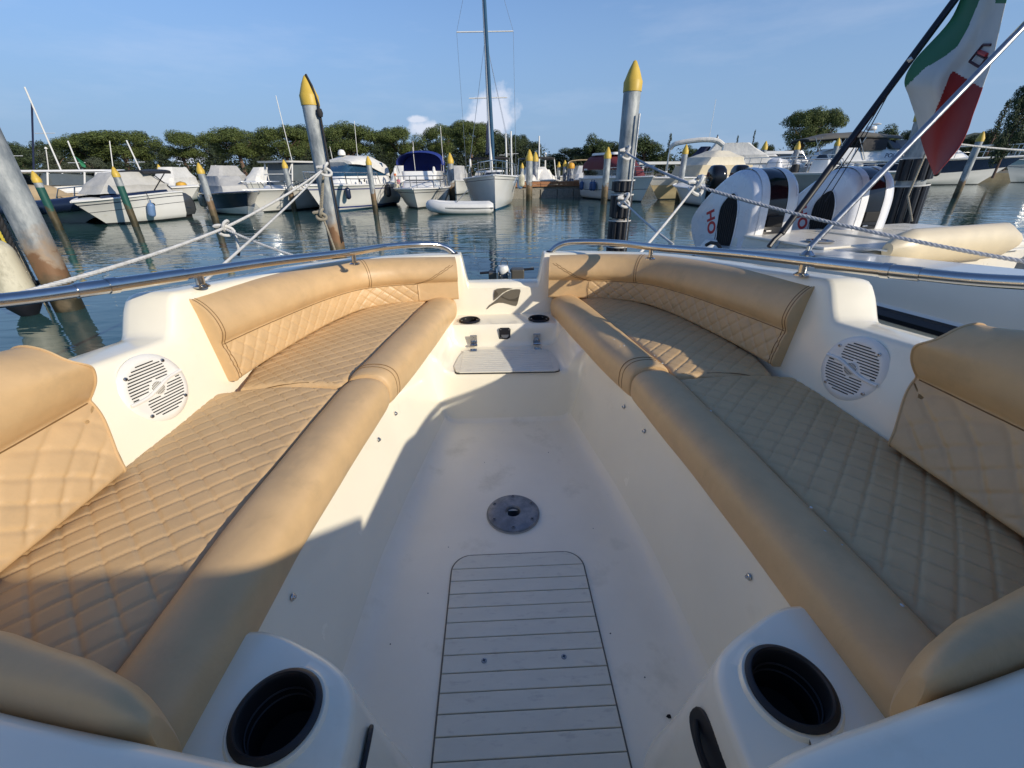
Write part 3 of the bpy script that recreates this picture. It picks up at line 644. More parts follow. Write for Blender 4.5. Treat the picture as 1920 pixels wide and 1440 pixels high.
# water drops left on the right-hand bolster
dr = MB()
for i in range(90):
    v = random.uniform(.35, 1.9); f = random.betavariate(2, 2); a_ = botx(v); b_ = gapx(v); x = lerp(a_+.01, b_-.01, f); r = random.choice((.0012, .0016, .002, .003)); z = .739+(.010 if v > 1.19 else 0)-.028*max(0, (.5-f)/.5)**3
    k = 7; dr.loft([[(x+r*math.cos(6.283*j/k)*c_, v+r*math.sin(6.283*j/k)*c_, z+r*.5*h_) for j in range(k)] for c_, h_ in ((1, -.6), (.9, .3), (.5, .8), (.05, 1))], True)
dr.build('water_drops', wetd, boat, kind='stuff')

dk_ = MB()
for x, y, r in ((.285, .445, .004), (.21, .62, .0015), (-.24, .75, .0012), (.3, 1.2, .0012), (-.2, .9, .001), (.24, .95, .001), (-.31, .62, .0013), (.15, 1.35, .0014), (-.1, 1.3, .001), (.26, .52, .0013)):
    dk_.loft([[(x+r*math.cos(6.283*j/6)*(1.6 if j % 2 else 1), y+r*math.sin(6.283*j/6), .3146+h_) for j in range(6)] for h_ in (0, .0008)], True, cap=True)
dk_.build('specks', blackm, boat, kind='stuff')
# ================================================================ water
def water_mat():
    m = bpy.data.materials.new('harbour_water'); m.use_nodes = True; n = m.node_tree; b = n.nodes['Principled BSDF']
    b.inputs['Base Color'].default_value = (.030, .078, .074, 1); b.inputs['Roughness'].default_value = .03; b.inputs['IOR'].default_value = 1.33
    t = n.nodes.new('ShaderNodeTexCoord'); prev = None
    for sc, st, dist, stretch in ((.9, .30, .06, (.6, 1, 1)), (3.2, .34, .025, (.5, 1.5, 1)), (9, .10, .006, (.8, 1.2, 1))):
        mp_ = n.nodes.new('ShaderNodeMapping'); mp_.inputs['Scale'].default_value = stretch; n.links.new(t.outputs['Object'], mp_.inputs[0])
        z = n.nodes.new('ShaderNodeTexNoise'); z.inputs['Scale'].default_value = sc; z.inputs['Detail'].default_value = 2; z.inputs['Distortion'].default_value = .6; n.links.new(mp_.outputs[0], z.inputs[0])
        bp = n.nodes.new('ShaderNodeBump'); bp.inputs['Strength'].default_value = st; bp.inputs['Distance'].default_value = dist; n.links.new(z.outputs['Fac'], bp.inputs['Height'])
        if prev: n.links.new(prev, bp.inputs['Normal'])
        prev = bp.outputs[0]
    n.links.new(prev, b.inputs['Normal']); return m
w_ = MB(); w_.add([(-700, -300, 0), (700, -300, 0), (700, 1200, 0), (-700, 1200, 0)], [(0, 1, 2, 3)])
struct(w_.build('water', water_mat(), smooth=0))
# ================================================================ shore and quay
g_ = MB(); g_.box((0, 330, .15), (900, 560, 1.1)); struct(g_.build('shore_ground', mat('dry_ground', (.16, .14, .09), .95, var=.3, vscale=.3, bump=.4, bscale=1, bdist=.3), smooth=0))
g_ = MB(); g_.box((-60, 49.6, .35), (180, .8, .9)); struct(g_.build('quay_wall', conc, smooth=0))
hl = MB(); ring = []
for k in range(30):
    x = 330+k*18; ring.append([(x, 400, 0), (x, 440, 6+min(22, (x-330)*.25)+6*noise.noise((x*.02, 0, 0))), (x, 520, 0)])
hl.loft(ring, closed=False); struct(hl.build('hills', mat('far_hills', (.07, .09, .07), .95, var=.3, vscale=.05), smooth=60))

# ================================================================ mooring piles
def pile(label, base, tip_px, r=.14, m=None, capm=None, group='steel mooring piles with yellow conical caps', sleeve=False, ztop=None, lean=None, seg=20, cap_h=None):
    """base = pixel of the waterline or (x, y) ; tip_px = pixel of the cap tip"""
    if len(base) == 2: b = atz(base[0], base[1], 0)
    else: b = Vector(base)
    if ztop is None:
        # height of the tip: point above b on the vertical nearest the pixel row
        best = min(np.arange(.6, 6, .01), key=lambda z: abs(projy(b.x, b.y, z)-tip_px[1])); ztop = best
    h = ztop; ch = cap_h or r*2.2
    t = thing('mooring_pile', label, 'mooring pile', (b.x, b.y, 0), 0, group)
    if lean: t.rotation_euler = lean
    s_ = MB(); s_.lathe([(r, -1.2), (r, h-ch*1.35)], seg); s_.build('shaft', m or pile_m, t)
    c_ = MB(); c_.lathe([(r*1.07, h-ch*1.4), (r*1.09, h-ch*.95), (r*.98, h-ch*.85), (r*.62, h-ch*.42), (r*.2, h-ch*.05), (0, h)], seg); c_.build('cap', capm or yellow, t, smooth=50)
    return t, h
def projy(X, Y, Z):
    v = Vector((X, Y, Z-H)); return 720+F*v.dot(DN)/v.dot(FW)
big = dict(r=.108, seg=28)
p2_, h2 = pile('tall galvanised pile with yellow cap and black line hung from its top, left of centre', (640, 503), (573, 140), **big)
p3_, h3 = pile('tall galvanised pile wrapped in black rubber fenders low down, right of centre', (1153, 500), (1181, 112), **big)
p1_, h1 = pile('thick leaning galvanised pile with rusty waterline at the left edge beside the fenders', tuple(atz(132, 580, 0)), None, r=.125, ztop=2.6, lean=(0, 0, 0), seg=28)
p4_, h4 = pile('thick galvanised pile with black rubber strips behind the flag', (5.25, 6.0, 0), None, r=.15, ztop=2.28, lean=(0, math.radians(-4), 0), seg=28)
# rubber fender segments strapped round the piles
def rubber_wrap(t, r, segs, n=11, a0=0, a1=2*math.pi):
    for z0, z1, rr in segs:
        w = MB()
        m_ = n if a1-a0 > 6 else n-1
        for k in range(n):
            a = a0+(a1-a0)*k/m_; w.tube([((r+.012)*math.cos(a), (r+.012)*math.sin(a), z0+.015), ((r+.012)*math.cos(a), (r+.012)*math.sin(a), z1-.015)], .034*rr, 8)
        w.lathe([(r+.004, z0), (r+.022, z0+.02), (r+.022, z1-.02), (r+.004, z1)], 24) if a1-a0 > 6 else None
        w.build('rubber_fender', rubber, t, kind='stuff')
        b = MB(); b.lathe([(r+.05, z1-.008), (r+.052, z1), (r+.05, z1+.008)], 24); b.build('strap', ropew, t)
rubber_wrap(p3_, .108, [(.05, .30, 1), (.33, .66, 1), (.69, 1.0, 1), (1.03, 1.18, .95)])
rubber_wrap(p4_, .15, [(.1, .55, 1.1), (.6, 1.1, 1.1), (1.15, 1.42, 1.1)], n=7, a0=math.radians(170), a1=math.radians(350))
rod = MB(); rod.tube([(.08, -.125, -.2), (.09, -.135, 1.95)], .014, 8); rod.build('guide_rod', steeld, p3_)
ln = MB(); z_ = 2.05; ln.tube([(0.02, -.02, h2+.0), (.08, -.05, h2-.12), (.125, -.06, h2-.32), (.13, -.08, h2-.9), (.132, -.08, .4)], .014, 6); ln.build('mooring_line', ropeb, p2_)
kn = MB(); kn.lathe([(0, -.05), (.03, -.045), (.042, 0), (.03, .045), (0, .05)], 10, (.13, -.075, h2-.42)); kn.build('knot', ropeb, p2_)
G2 = 'slim mooring piles with yellow cone caps'
pile('slim pile with wide green sleeve, farthest left of the two green ones', (112, 431), (38, 320), r=.09, m=pile_g, group=G2)
pile('slim pile with green sleeve in front of the white motorboat hull', (255, 425), (206, 312), r=.085, m=pile_g, group=G2)
pile('slim weathered pile beside the dark outboard, crossed by the white rope', (408, 426), (370, 305), r=.085, m=pile_s, group=G2)
pile('slim rusty pile in front of the boat with the clear screen', (553, 397), (527, 299), r=.095, m=pile_s, group=G2)
pile('slim pile before the cabin cruiser with the radar dome', (705, 402), (684, 292), r=.09, m=pile_s, group=G2)
pile('slim pile between the blue bimini boat and the sailing yacht', (849, 378), (841, 286), r=.15, m=pile_s, group=G2)
pile('slim pile standing in front of the wooden dock', (992, 376), (992, 280), r=.16, m=pile_s, group=G2)
pile('slim pile in front of the maroon covered cabin boat', (1132, 383), (1139, 275), r=.14, m=pile_s, group=G2)
pile('slim pile in front of the beige covered boat', (1271, 376), (1284, 270), r=.13, m=pile_s, group=G2)
pile('slim pile beside the white covered cruiser above the left outboard', (1416, 356), (1429, 264), r=.17, m=pile_s, group=G2)
pile('grey pile half hidden behind the black strut and the tubes', (1546, 352), (1570, 258), r=.17, m=pile_s, group=G2)
pile('pile with dark lower half in front of the black and white motor cruiser', (1791, 372), (1842, 246), r=.13, m=pile_s, group=G2)
far_b = [(1003, 366, 284, 'bluish pile at the dock edge, just right of the dock pile', .17, pile_b), (1057, 362, 300, 'thin bluish pile rising behind the dock middle', .12, pile_b), (979, 366, 305, 'short pale pile behind the dock left end', .10, pile_s), (1046, 362, 303, 'grey pile under the dark bimini frame', .11, pile_s),
         (318, 372, 308, 'dark blue pile behind the open black bimini', .14, pile_b), (362, 368, 333, 'small pale pile left of the grey canvas cover', .10, pile_s), 
         (1474, 360, 264, 'distant pile left of the large bimini', .15, pile_b)]
for x, yb, yt, lab, r, m_ in far_b: pile(lab, (x, yb), (x, yt), r=r, m=m_, group=G2, seg=14)
bo = thing('mooring_bollard', 'stout blue post with rounded orange top standing on the dock', 'bollard', tuple(atz(1068, 368, 0))[:2]+(.55,)); bo.scale = (.5, .5, .62)
k = MB(); k.lathe([(.42, 0), (.42, .9), (.36, .95), (.36, 1.45)], 20); k.build('post', pile_b, bo)
k = MB(); k.lathe([(.40, 1.42), (.42, 1.55), (.40, 1.72), (.28, 1.86), (.0, 1.93)], 20); k.build('cap', mat('orange_cap', (.65, .33, .03), .5), bo)

# ================================================================ dock
A = atz(965, 373, 0); Bk = atz(1104, 369, 0); dk = thing('dock', 'long low dock with orange brown timber edge over stained concrete blocks', 'dock', (A.x, A.y, 0), math.atan2(Bk.y-A.y, Bk.x-A.x)); Ld = (Bk-A).length+1.5
nb = 6
for i in range(nb):
    c_ = MB(); c_.box(((i+.5)*Ld/nb-.5, .5+random.uniform(-.03, .03), .02), (Ld/nb-.03, 1.0, .82)); c_.build('concrete_block', conc, dk, smooth=0, bevel=.03)
c_ = MB(); c_.box((Ld/2-.5, .56, .50), (Ld, .95, .14)); c_.build('concrete_ledge', conc, dk, smooth=0)
for i in range(nb):
    for j, z in enumerate((.615, .725)):
        c_ = MB(); c_.box(((i+.5)*Ld/nb-.5, .02+.02*j, z), (Ld/nb-.02, .12, .10)); c_.build('edge_board', wood_o, dk, smooth=0, bevel=.01)
for i in range(46):
    c_ = MB(); x = (i+.5)*Ld/46-.5; c_.box((x, .62, .785), (Ld/46-.02, 1.2, .035)); c_.build('deck_plank', wood_o, dk, smooth=0)

# ================================================================ boat kit
def boat_thing(label, bow_px, heading, L, rake, name='motorboat', cat='motorboat', group=None, bow=None, heel=0, sc=None):
    th = math.radians(heading); d = Vector((math.cos(th), math.sin(th), 0)); b = Vector(bow) if bow else atz(bow_px[0], bow_px[1], 0)
    c = b-d*(L/2-rake)*(sc[0] if sc else 1); t = thing(name, label, cat, (c.x, c.y, 0), th, group); t.rotation_euler = (heel, 0, th)
    if sc: t.scale = sc
    return t
def hull(t, L, B, fb, fs, rake, m=None, sub=None, p=2.3, strake=None, deckm=None, stripe=None, vee=.75, n=30, tr=.9, chine=.16, band=None, bandz=(.45, .8)):
    rings = []; sheer = []
    for i in range(n+1):
        s = i/n; b = B/2*(tr+(1-tr)*min(1, s/.4)) if s < .4 else B/2*(1-((s-.4)/.6)**p)
        b = max(b, .004); zs = fs+(fb-fs)*s**1.8; up = max(0, (s-.7)/.3)
        def X(f, s=s): return -L/2+(L-rake*(1-f))*s     # f = height fraction 0 keel .. 1 sheer
        zk = -.3+.25*up**2; zc = chine+(.42*fb-chine)*s**3; bcn = b*(.86-.30*s**2)
        f = lambda z: max(0, min(1, (z+.05)/(zs+.05)))
        pts = [(X(0), 0, zk), (X(f(.05)), bcn*.9, .05), (X(f(zc)), bcn, zc)]
        zc2 = max(zc, .051)
        pts[2] = (X(f(zc2)), bcn, zc2)
        for q in (.33, .66, .93): z = lerp(zc2, zs, q); pts.append((X(f(z)), lerp(bcn, b, q**(1.0+.7*s)), z))
        pts.append((X(1), b, zs)); rings.append([(x, -y, z) for x, y, z in reversed(pts[1:])]+pts); sheer.append((X(1), b, zs))
    mb = MB(); k = len(rings[0]); mid = k//2
    mb.loft(rings, closed=False); mb.m = []
    for i in range(n):
        for j in range(k-1):
            a, b_ = rings[i][j], rings[i][j+1]; zz = (a[2]+b_[2])/2
            mi = 1 if (max(a[2], b_[2]) <= .0511) else 0
            if band and mi == 0:
                q = min(j, k-2-j); mi = 2 if q in band else 0
            mb.m.append(mi)
    mb.add(rings[0], [tuple(range(k))]); mb.m[-1:] = [0]
    mb.build('hull', [m or hull_w, sub or antif, navy], t, smooth=45)
    dk_ = MB(); dr = [[(x, -b*.985, z-.01), (x, -b*.6, z+.035), (x, 0, z+.05), (x, b*.6, z+.035), (x, b*.985, z-.01)] for x, b, z in sheer]; dk_.loft(dr, closed=False); dk_.build('deck', deckm or deck_w, t, smooth=60)
    for sg in (-1, 1):
        r_ = MB(); r_.tube([(x, sg*(b+.01), z) for x, b, z in sheer], .028, 6); r_.build('rub_rail', strake or deck_w, t)
    if stripe:
        for sg in (-1, 1):
            for zoff, hgt, sm in stripe:
                r_ = MB(); rr_ = []
                for i in range(n+1):
                    P_ = [rings[i][mid+q] for q in range(0, k-mid)]; zs_ = sheer[i][2]
                    z0 = zs_-zoff; z1 = z0-hgt
                    def at(z):
                        for a, b_ in zip(P_, P_[1:]):
                            if a[2] <= z <= b_[2] + 1e-6:
                                f = (z-a[2])/max(1e-6, b_[2]-a[2]); return (lerp(a[0], b_[0], f), sg*(lerp(a[1], b_[1], f)+.006), z)
                        return (P_[1][0], sg*(P_[1][1]+.006), P_[1][2])
                    rr_.append([at(z0), at(z1)])
                r_.loft(rr_, closed=False); r_.build('hull_stripe', sm, t, smooth=60)
    t['_s'] = 0; del t['_s']
    return sheer
def rrect(x0, x1, h0, h1, z, r=.15, n=5, camber=0.):
    """ring of a deckhouse level: aft edge x0 half width h0, fore edge x1 half width h1"""
    o = []; 
    for (cx, cy, sx, sy, a0) in ((x1, h1, -1, -1, 0), (x0, h0, 1, -1, 90), (x0, -h0, 1, 1, 180), (x1, -h1, -1, 1, 270)):
        rr = min(r, abs(cy)*.9, abs(x1-x0)*.45)
        for k in range(n+1):
            a = math.radians(a0+90*k/n); o.append((cx+sx*rr+rr*math.cos(a), cy+sy*rr*(1 if cy*sy < 0 else 1)+rr*math.sin(a), z))
    return o
def house(t, levels, m, name='cabin', r=.2, glass=None, gm=None, parent=None):
    """levels: list of (x0, x1, h0, h1, z); glass: index of bands that get a glass band"""
    R_ = [rrect(*l, r=r) for l in levels]; mb = MB(); mb.loft(R_, True, cap=True); o = mb.build(name, m, parent or t, smooth=40)
    for (i, f0, f1) in (glass or []):
        a, b = R_[i], R_[i+1]; cxa = (levels[i][0]+levels[i][1])/2
        def off(p, q, f): 
            v = [lerp(p[k], q[k], f) for k in range(3)]; dx, dy = v[0]-cxa, v[1]; s = 1+.012/max(.2, math.hypot(dx, dy)); return (cxa+dx*s*1.004, v[1]*s*1.004, v[2])
        g = MB(); g.loft([[off(p, q, f0) for p, q in zip(a, b)], [off(p, q, f1) for p, q in zip(a, b)]], True); g.build('window', gm or glassd, o, smooth=40)
    return o
def canopy(t, st, m, name='canvas_cover', n=14, sag=.03, ex=.75, thick=False, seed=0, close=True):
    """cloth over hoops: st list of (x, halfwidth, zbase, ztop)"""
    mb = MB(); rings = []
    st2 = []
    for i in range(len(st)-1):
        for k in range(4):
            f = k/4; s_ = [lerp(a, b, f) for a, b in zip(st[i], st[i+1])]; s_[3] -= sag*math.sin(math.pi*f); st2.append(s_)
    st2.append(list(st[-1]))
    for x, hw_, zb, zt in st2:
        ring = []
        for k in range(n+1):
            a = math.pi*k/n; c_, s_ = math.cos(a), math.sin(a); y = hw_*math.copysign(abs(c_)**ex, c_); z = zb+(zt-zb)*abs(s_)**ex
            nn_ = .025*noise.noise((x*2+seed, y*2, z*3)); ring.append((x+nn_, y*(1+nn_*.5), z+nn_))
        rings.append(ring)
    if thick: rings = [r+[(x, y*.97, z-.05) for x, y, z in reversed(r)] for r in rings]
    mb.loft(rings, closed=thick, cap=thick)
    if close and not thick: mb.add(rings[0], [tuple(range(n+1))]); mb.add(rings[-1], [tuple(range(n+1))])
    return mb.build(name, m, t, smooth=60)
def tubes(t, paths, r=.016, m=None, name='rail', n=6):
    o = []
    for p in paths:
        k = MB(); k.tube(p, r, n); o.append(k.build(name, m or steel, t))
    return o
def pulpit(t, sheer, s0=.55, h=.5, inset=.06, n_st=5, m=None, r=.018, mid=False):
    N = len(sheer)-1; i0 = int(s0*N); o = None
    P_ = [(x, max(0, b-inset), z+h) for x, b, z in sheer[i0:]]
    path = [(x, y, z) for x, y, z in P_]+[(x, -y, z) for x, y, z in reversed(P_[:-1])]
    start = sheer[i0]; path = [(start[0]-.25, start[1]-inset, start[2])]+path+[(start[0]-.25, -start[1]+inset, start[2])]
    k = MB(); k.tube(path, r, 6); o = k.build('pulpit_rail', m or steel, t)
    if mid:
        k = MB(); k.tube([(x, y, z-h*.5) for x, y, z in path[1:-1]], r*.7, 5); k.build('mid_rail', m or steel, o)
    for q in range(n_st):
        i = int(lerp(i0+1, N-1, q/(n_st-1))); x, b, z = sheer[i]
        for sg in (-1, 1): k = MB(); k.tube([(x-.06, sg*max(.02, b-inset*1.2), z), (x, sg*max(0.01, b-inset), z+h)], r*.8, 5); k.build('stanchion', m or steel, o)
    return o
def fender(pw, length, r, m, label, line_top=None, cat='fender', rot=None, group='fenders hanging from the moored boats', name='fender', neck=None):
    f = thing(name, label, cat, pw, 0, group)
    if rot: f.rotation_euler = rot
    k = MB(); prof = [(0, -length/2-.0)]+[(r*math.sin(a), -length/2+r-r*math.cos(a)) for a in np.linspace(.15, math.pi/2, 6)]+[(r*math.cos(a), length/2-r+r*math.sin(a)) for a in np.linspace(0, 1.35, 6)]+[(r*.22, length/2+.02), (r*.22, length/2+.07), (0, length/2+.075)]
    k.lathe(prof, 18); k.build('body', m, f)
    if neck: k = MB(); k.lathe([(r*.35, -length/2-.06), (r*.9, -length/2+r*.45), (r*.97, -length/2+r*.7)], 18); k.build('lower_end', neck, f)
    if line_top is not None:
        k = MB(); k.tube([(0, 0, length/2+.06), line_top], .008, 5); k.build('lanyard', ropeb, f)
    return f
def outboard(t, x, y, z, s=1., m=None, tilt=0, parent_name='outboard_motor'):
    o = bpy.data.objects.new(parent_name, None); C.objects.link(o); o.parent = t; o.location = (x, y, z); o.scale = (s, s, s); o.rotation_euler = (0, tilt, 0)
    k = MB(); k.loft([rrect(-.42, .12, .20, .20, .30, .1), rrect(-.50, .16, .25, .24, .42, .14), rrect(-.52, .16, .26, .25, .62, .16), rrect(-.47, .13, .24, .23, .82, .16), rrect(-.36, .06, .19, .18, .93, .14), rrect(-.25, 0, .1, .1, .96, .08)], True, cap=True); k.build('cowl', m or darkg, o, smooth=55)
    k = MB(); k.loft([rrect(-.36, .06, .12, .12, .32, .05), rrect(-.33, .0, .10, .10, .0, .05), rrect(-.30, -.05, .07, .07, -.55, .04)], True, cap=True); k.build('leg', blackm, o, smooth=40)
    k = MB(); k.box((.08, 0, .1), (.22, .3, .4)); k.build('bracket', blackm, o, smooth=0, bevel=.02)
    k = MB(); k.tube([(-.25, .255, .5), (.0, .25, .52), (.12, .24, .5)], .012, 5); k.build('cowl_stripe', steeld, o)
    return o
def whip(t, x, y, z, h, lean=0, r=.012, m=None): return tubes(t, [[(x, y, z), (x+lean, y, z+h)]], r, m or whitep, 'antenna')[0]
def tow(t, p): return t.matrix_world @ Vector(p)
def wpos(t, p):
    M_ = Matrix.Translation(t.location) @ t.rotation_euler.to_matrix().to_4x4() @ Matrix.Diagonal((*t.scale, 1)); return M_ @ Vector(p)

def tent(t, levels, m, name='canvas_cover', seed=0, r=.14, sag=.035, flat=28):
    """taut canvas over a frame: faceted rings with sagging panels and creases"""
    R_ = []
    for i in range(len(levels)-1):
        for k in range(5):
            f = k/5; l = [lerp(a, b, f) for a, b in zip(levels[i], levels[i+1])]; s_ = sag*math.sin(math.pi*f); l[0] += s_; l[1] -= s_; l[2] -= s_; l[3] -= s_*.6; R_.append(l)
    R_.append(list(levels[-1])); rings = []
    for l in R_:
        base = rrect(*l, r=r, n=2); rg = []
        for a, b in zip(base, base[1:]+base[:1]):
            n_ = 6 if (Vector(a)-Vector(b)).length > .4 else 1
            for q in range(n_):
                p = Vector(a).lerp(Vector(b), q/n_); w = .028*noise.noise((p.x*2.2+seed, p.y*2.2, p.z*2.6))+.014*noise.noise((p.x*7+seed, p.y*7, p.z*5)); rg.append((p.x+w, p.y*(1+w*.6)-w*.3, p.z+w*.8))
        rings.append(rg)
    mn = min(len(x) for x in rings); 
    if any(len(x) != mn for x in rings): rings = [[tuple(v) for v in resample(np.array(x+[x[0]]), 1e9 if False else sum((Vector(a)-Vector(b)).length for a, b in zip(x, x[1:]+x[:1]))/32.001)[0][:32]] for x in rings]; mn = min(len(x) for x in rings); rings = [x[:mn] for x in rings]
    mb = MB(); mb.loft(rings, True, cap=True); return mb.build(name, m, t, smooth=flat)
# ================================================================ moored boats, left to right
FG = 'fenders hanging from the moored boats'
# white cabin boat with pale hardtop, far left
t = boat_thing('white cabin boat with flat white hardtop and oval side window at the far left', None, 12, 6.4, .8, 'cabin_boat', 'cabin boat', bow=(-11.7, 16.2, 0))
sh = hull(t, 6.4, 2.1, .95, .8, .9); tz = 1.5
house(t, [(-2.4, 1.4, .85, .6, .8), (-2.2, .9, .78, .5, 1.05)], hull_w, r=.25, glass=[])
house(t, [(-1.2, .9, .78, .5, 1.05), (-.9, .2, .7, .45, 1.38)], clearv, 'windscreen', r=.2)
k = MB(); k.loft([rrect(-2.3, .9, .72, .5, 1.40, .3), rrect(-2.45, 1.05, .80, .56, 1.44, .35), rrect(-2.4, 1.0, .76, .52, 1.49, .35)], cap=True); k.build('hardtop', hull_w, t, smooth=40)
for x in (-2.1, -.8, .2):
    for sg in (-1, 1): tubes(t, [[(x, sg*.8, .85), (x+.15, sg*.68, 1.42)]], .025, deck_w, 'post')
k = MB(); k.tube([(.45, .60, 1.02), (.6, .58, 1.38), (1.0, .52, 1.40), (1.5, .45, 1.0)], .04, 8); k.tube([(.45, -.60, 1.02), (.6, -.58, 1.38), (1.0, -.52, 1.40), (1.5, -.45, 1.0)], .04, 8); k.build('arch', deck_w, t)
for x in (.3, .75):
    for sg in (-1, 1):
        k = MB(); k.lathe([(0, .02), (.09, .015), (.1, 0)], 16); o = k.build('porthole', glassd, t); s_ = (x+3.2)/6.4; o.location = (x, sg*(.98), .68); o.scale = (1.5, .7, 1); o.rotation_euler = (math.radians(-90*sg), 0, 0)
canopy(t, [(-3.0, .8, .8, 1.15), (-2.0, .85, .8, 1.42)], clearv, 'side_screen', close=False)
# dark rigid inflatable with tan cover
t = boat_thing('dark inflatable boat with black tube and tan canvas over its console, left edge', None, -4, 5.4, .5, 'inflatable_boat', 'inflatable boat', bow=(-12.35, 14.3, 0)); t.rotation_euler[2] = math.radians(-10)
for sg in (-1, 1):
    k = MB(); pth = crom([(-2.9, sg*.72, .40), (-1.5, sg*.80, .42), (.2, sg*.80, .46), (1.5, sg*.62, .54), (2.2, sg*.35, .62), (2.55, 0, .66)], 6); k.tube(pth, .2, 14); k.build('tube', navy, t)
k = MB(); k.loft([[(-2.8, -.6, .3), (-2.8, 0, -.1), (-2.8, .6, .3)], [(1.0, -.5, .35), (1.0, 0, -.05), (1.0, .5, .35)], [(2.4, -.05, .55), (2.4, 0, .45), (2.4, .05, .55)]], closed=False); k.build('hull', hull_w, t)
k = MB(); k.loft([[(-2.8, -.7, .60), (-2.8, .7, .60)], [(.6, -.72, .64), (.6, .72, .64)], [(2.2, -.2, .80), (2.2, .2, .80)]], closed=False); k.build('deck', teak, t)
canopy(t, [(-1.5, .55, .58, .98), (-.9, .55, .58, 1.12), (.1, .5, .60, 1.08), (.9, .4, .62, .75)], canvt, 'canvas_cover', seed=3)
tubes(t, [[(1.2, -.55, .72), (1.35, -.5, .98), (2.3, -.2, 1.06), (2.5, 0, 1.08), (2.3, .2, 1.06), (1.35, .5, .98), (1.2, .55, .72)], [(1.7, -.42, .75), (1.8, -.38, 1.02)], [(1.7, .42, .75), (1.8, .38, 1.02)]], .016, steel, 'bow_rail')
# white sports boat with black outboard, bow pointing left
t = boat_thing('white sports boat with blue fender on its side, black outboard and black bimini frame', None, 184, 4.6, .8, 'motorboat', 'motorboat', bow=(-12.15, 13.45, 0)); t.rotation_euler[2] = math.radians(232)
bx, by = atz(207, 421, 0)[:2]; ex_, ey_ = atz(330, 408, 0)[:2]
dv = Vector((bx-ex_, by-ey_, 0)); Lw = dv.length+.3
t.rotation_euler[2] = math.atan2(dv.y, dv.x); Lb = Lw+.30; c = Vector((bx, by, 0))-dv.normalized()*(Lb/2-.75); t.location = c
sh = hull(t, Lb, 1.75, .66, .82, .75, stripe=[(.10, .02, navy), (.30, .012, navy)], p=2.6)
k = MB(); N = len(sh)-1
k.loft([[(x*.96, y*.86*sg_, z+h_) for sg_, y_, h_ in [(1, b, .02), (.94, b, .085), (0, b, .10), (-.94, b, .085), (-1, b, .02)] for y in [b]] for x, b, z in sh[4:26]], closed=False); k.build('dark_coaming', navy, t, smooth=50)
tent(t, [(-1.3, .9, .66, .45, .84), (-1.2, .7, .64, .42, 1.05), (-.75, .25, .5, .35, 1.40)], canvg, seed=5)
for sg in (-1, 1): tubes(t, [[(-.6, sg*.62, .9), (-1.2, sg*.6, 1.42)], [(-1.2, sg*.62, .9), (-.65, sg*.6, 1.42)]], .016, black, 'bimini_frame')
canopy(t, [(-1.35, .62, 1.40, 1.48), (-.45, .62, 1.38, 1.46)], canvk, 'bimini', thick=True)
outboard(t, -Lb/2-.12, .25, -.22, 1.05)
for sg in (-1, 1):
    k = MB(); k.lathe([(0, .02), (.08, .015), (.09, 0)], 16); o = k.build('porthole', glassd, t); o.location = (-Lb/2+1.2, sg*.815, .50); o.scale = (1.5, .7, 1); o.rotation_euler = (math.radians(-90*sg), 0, 0)
f_ = wpos(t, (-.05, -.90, .36)); f2 = wpos(t, (-.05, .90, .36)); fq = f_ if f_.y < f2.y else f2
fender(fq, .42, .10, bluelf, 'light blue fender tilted on the side of the white sports boat', (-.12, .02, .52), rot=(0, math.radians(14), 0))
whip(t, .2, .3, 1.3, .9, -.25)
k = MB(); k.tube([(-.06, 0, 0), (.06, 0, 0)], .05, 8)
# yellow buoy ball
ob = MB(); ob.lathe([(0, -.22), (.15, -.16), (.22, 0), (.16, .15), (0, .2)], 18); o = ob.build('mooring_buoy', mat('orange_buoy', (.62, .34, .03), .5)); p = aty(341, 350, 19); o.location = p; tag(o, 'orange yellow round buoy seen under the black bimini frame', 'buoy')
# boat with grey cover and black hull bottom
t = boat_thing('small white boat with black hull side under a pale grey canvas cover', (470, 408), -75, 4.4, .8, 'motorboat', 'motorboat', bow=(-9.9, 15.8, 0)); t.rotation_euler[2] = math.radians(-48)
sh = hull(t, 4.4, 1.7, .78, .66, .8, band=(1, 2, 3), strake=navy)
tent(t, [(-2.0, .9, .76, .5, .72), (-1.7, .7, .72, .46, .95), (-1.1, .1, .52, .38, 1.26)], canvg, seed=9)
for dx, lb_ in ((-.25, 'left one of two pale fenders by the slim pile on the grey covered boat'), (.0, 'right one of two pale fenders by the slim pile on the grey covered boat')): 
    w = wpos(t, (-.9+dx*1.6, -.86, .42)); w2 = wpos(t, (-.9+dx*1.6, .86, .42)); w = w if w.x < w2.x else w2
    fender(w, .42, .09, whitef, lb_, (0, 0, .4))
# pilothouse fishing boat with clear screens
t = boat_thing('cream fishing boat with white framed clear screen enclosure and long antenna', (497, 398), -106, 5.0, .85, 'fishing_boat', 'fishing boat', sc=(.92, .95, 1))
sh = hull(t, 5.0, 2.15, .80, .74, .85, stripe=[(.05, .035, deck_w)], p=2.8)
house(t, [(-1.7, 1.1, .75, .55, .74), (-1.6, .8, .72, .5, .92)], hull_w, 'console')
house(t, [(-1.5, .6, .74, .62, .92), (-1.5, .25, .74, .6, 1.68)], clearv, 'clear_screen', r=.08)
for x0, x1 in ((.60, .27), (-1.5, -1.5)):
    for sg in (-1, 1): tubes(t, [[(x0, sg*.70, .82), (x1, sg*.68, 1.70)]], .03, deck_w, 'frame_post')
tubes(t, [[(.58, -.4, .95), (.30, -.66, 1.65)], [(.58, .4, .95), (.30, .66, 1.65)], [(.45, -.66, 1.3), (.45, .66, 1.3)]], .02, deck_w, 'frame_brace')
k = MB(); k.loft([rrect(-1.9, .6, .86, .80, 1.70, .15), rrect(-1.9, .65, .88, .82, 1.76, .15)], cap=True); k.build('hardtop', deck_w, t, smooth=40)
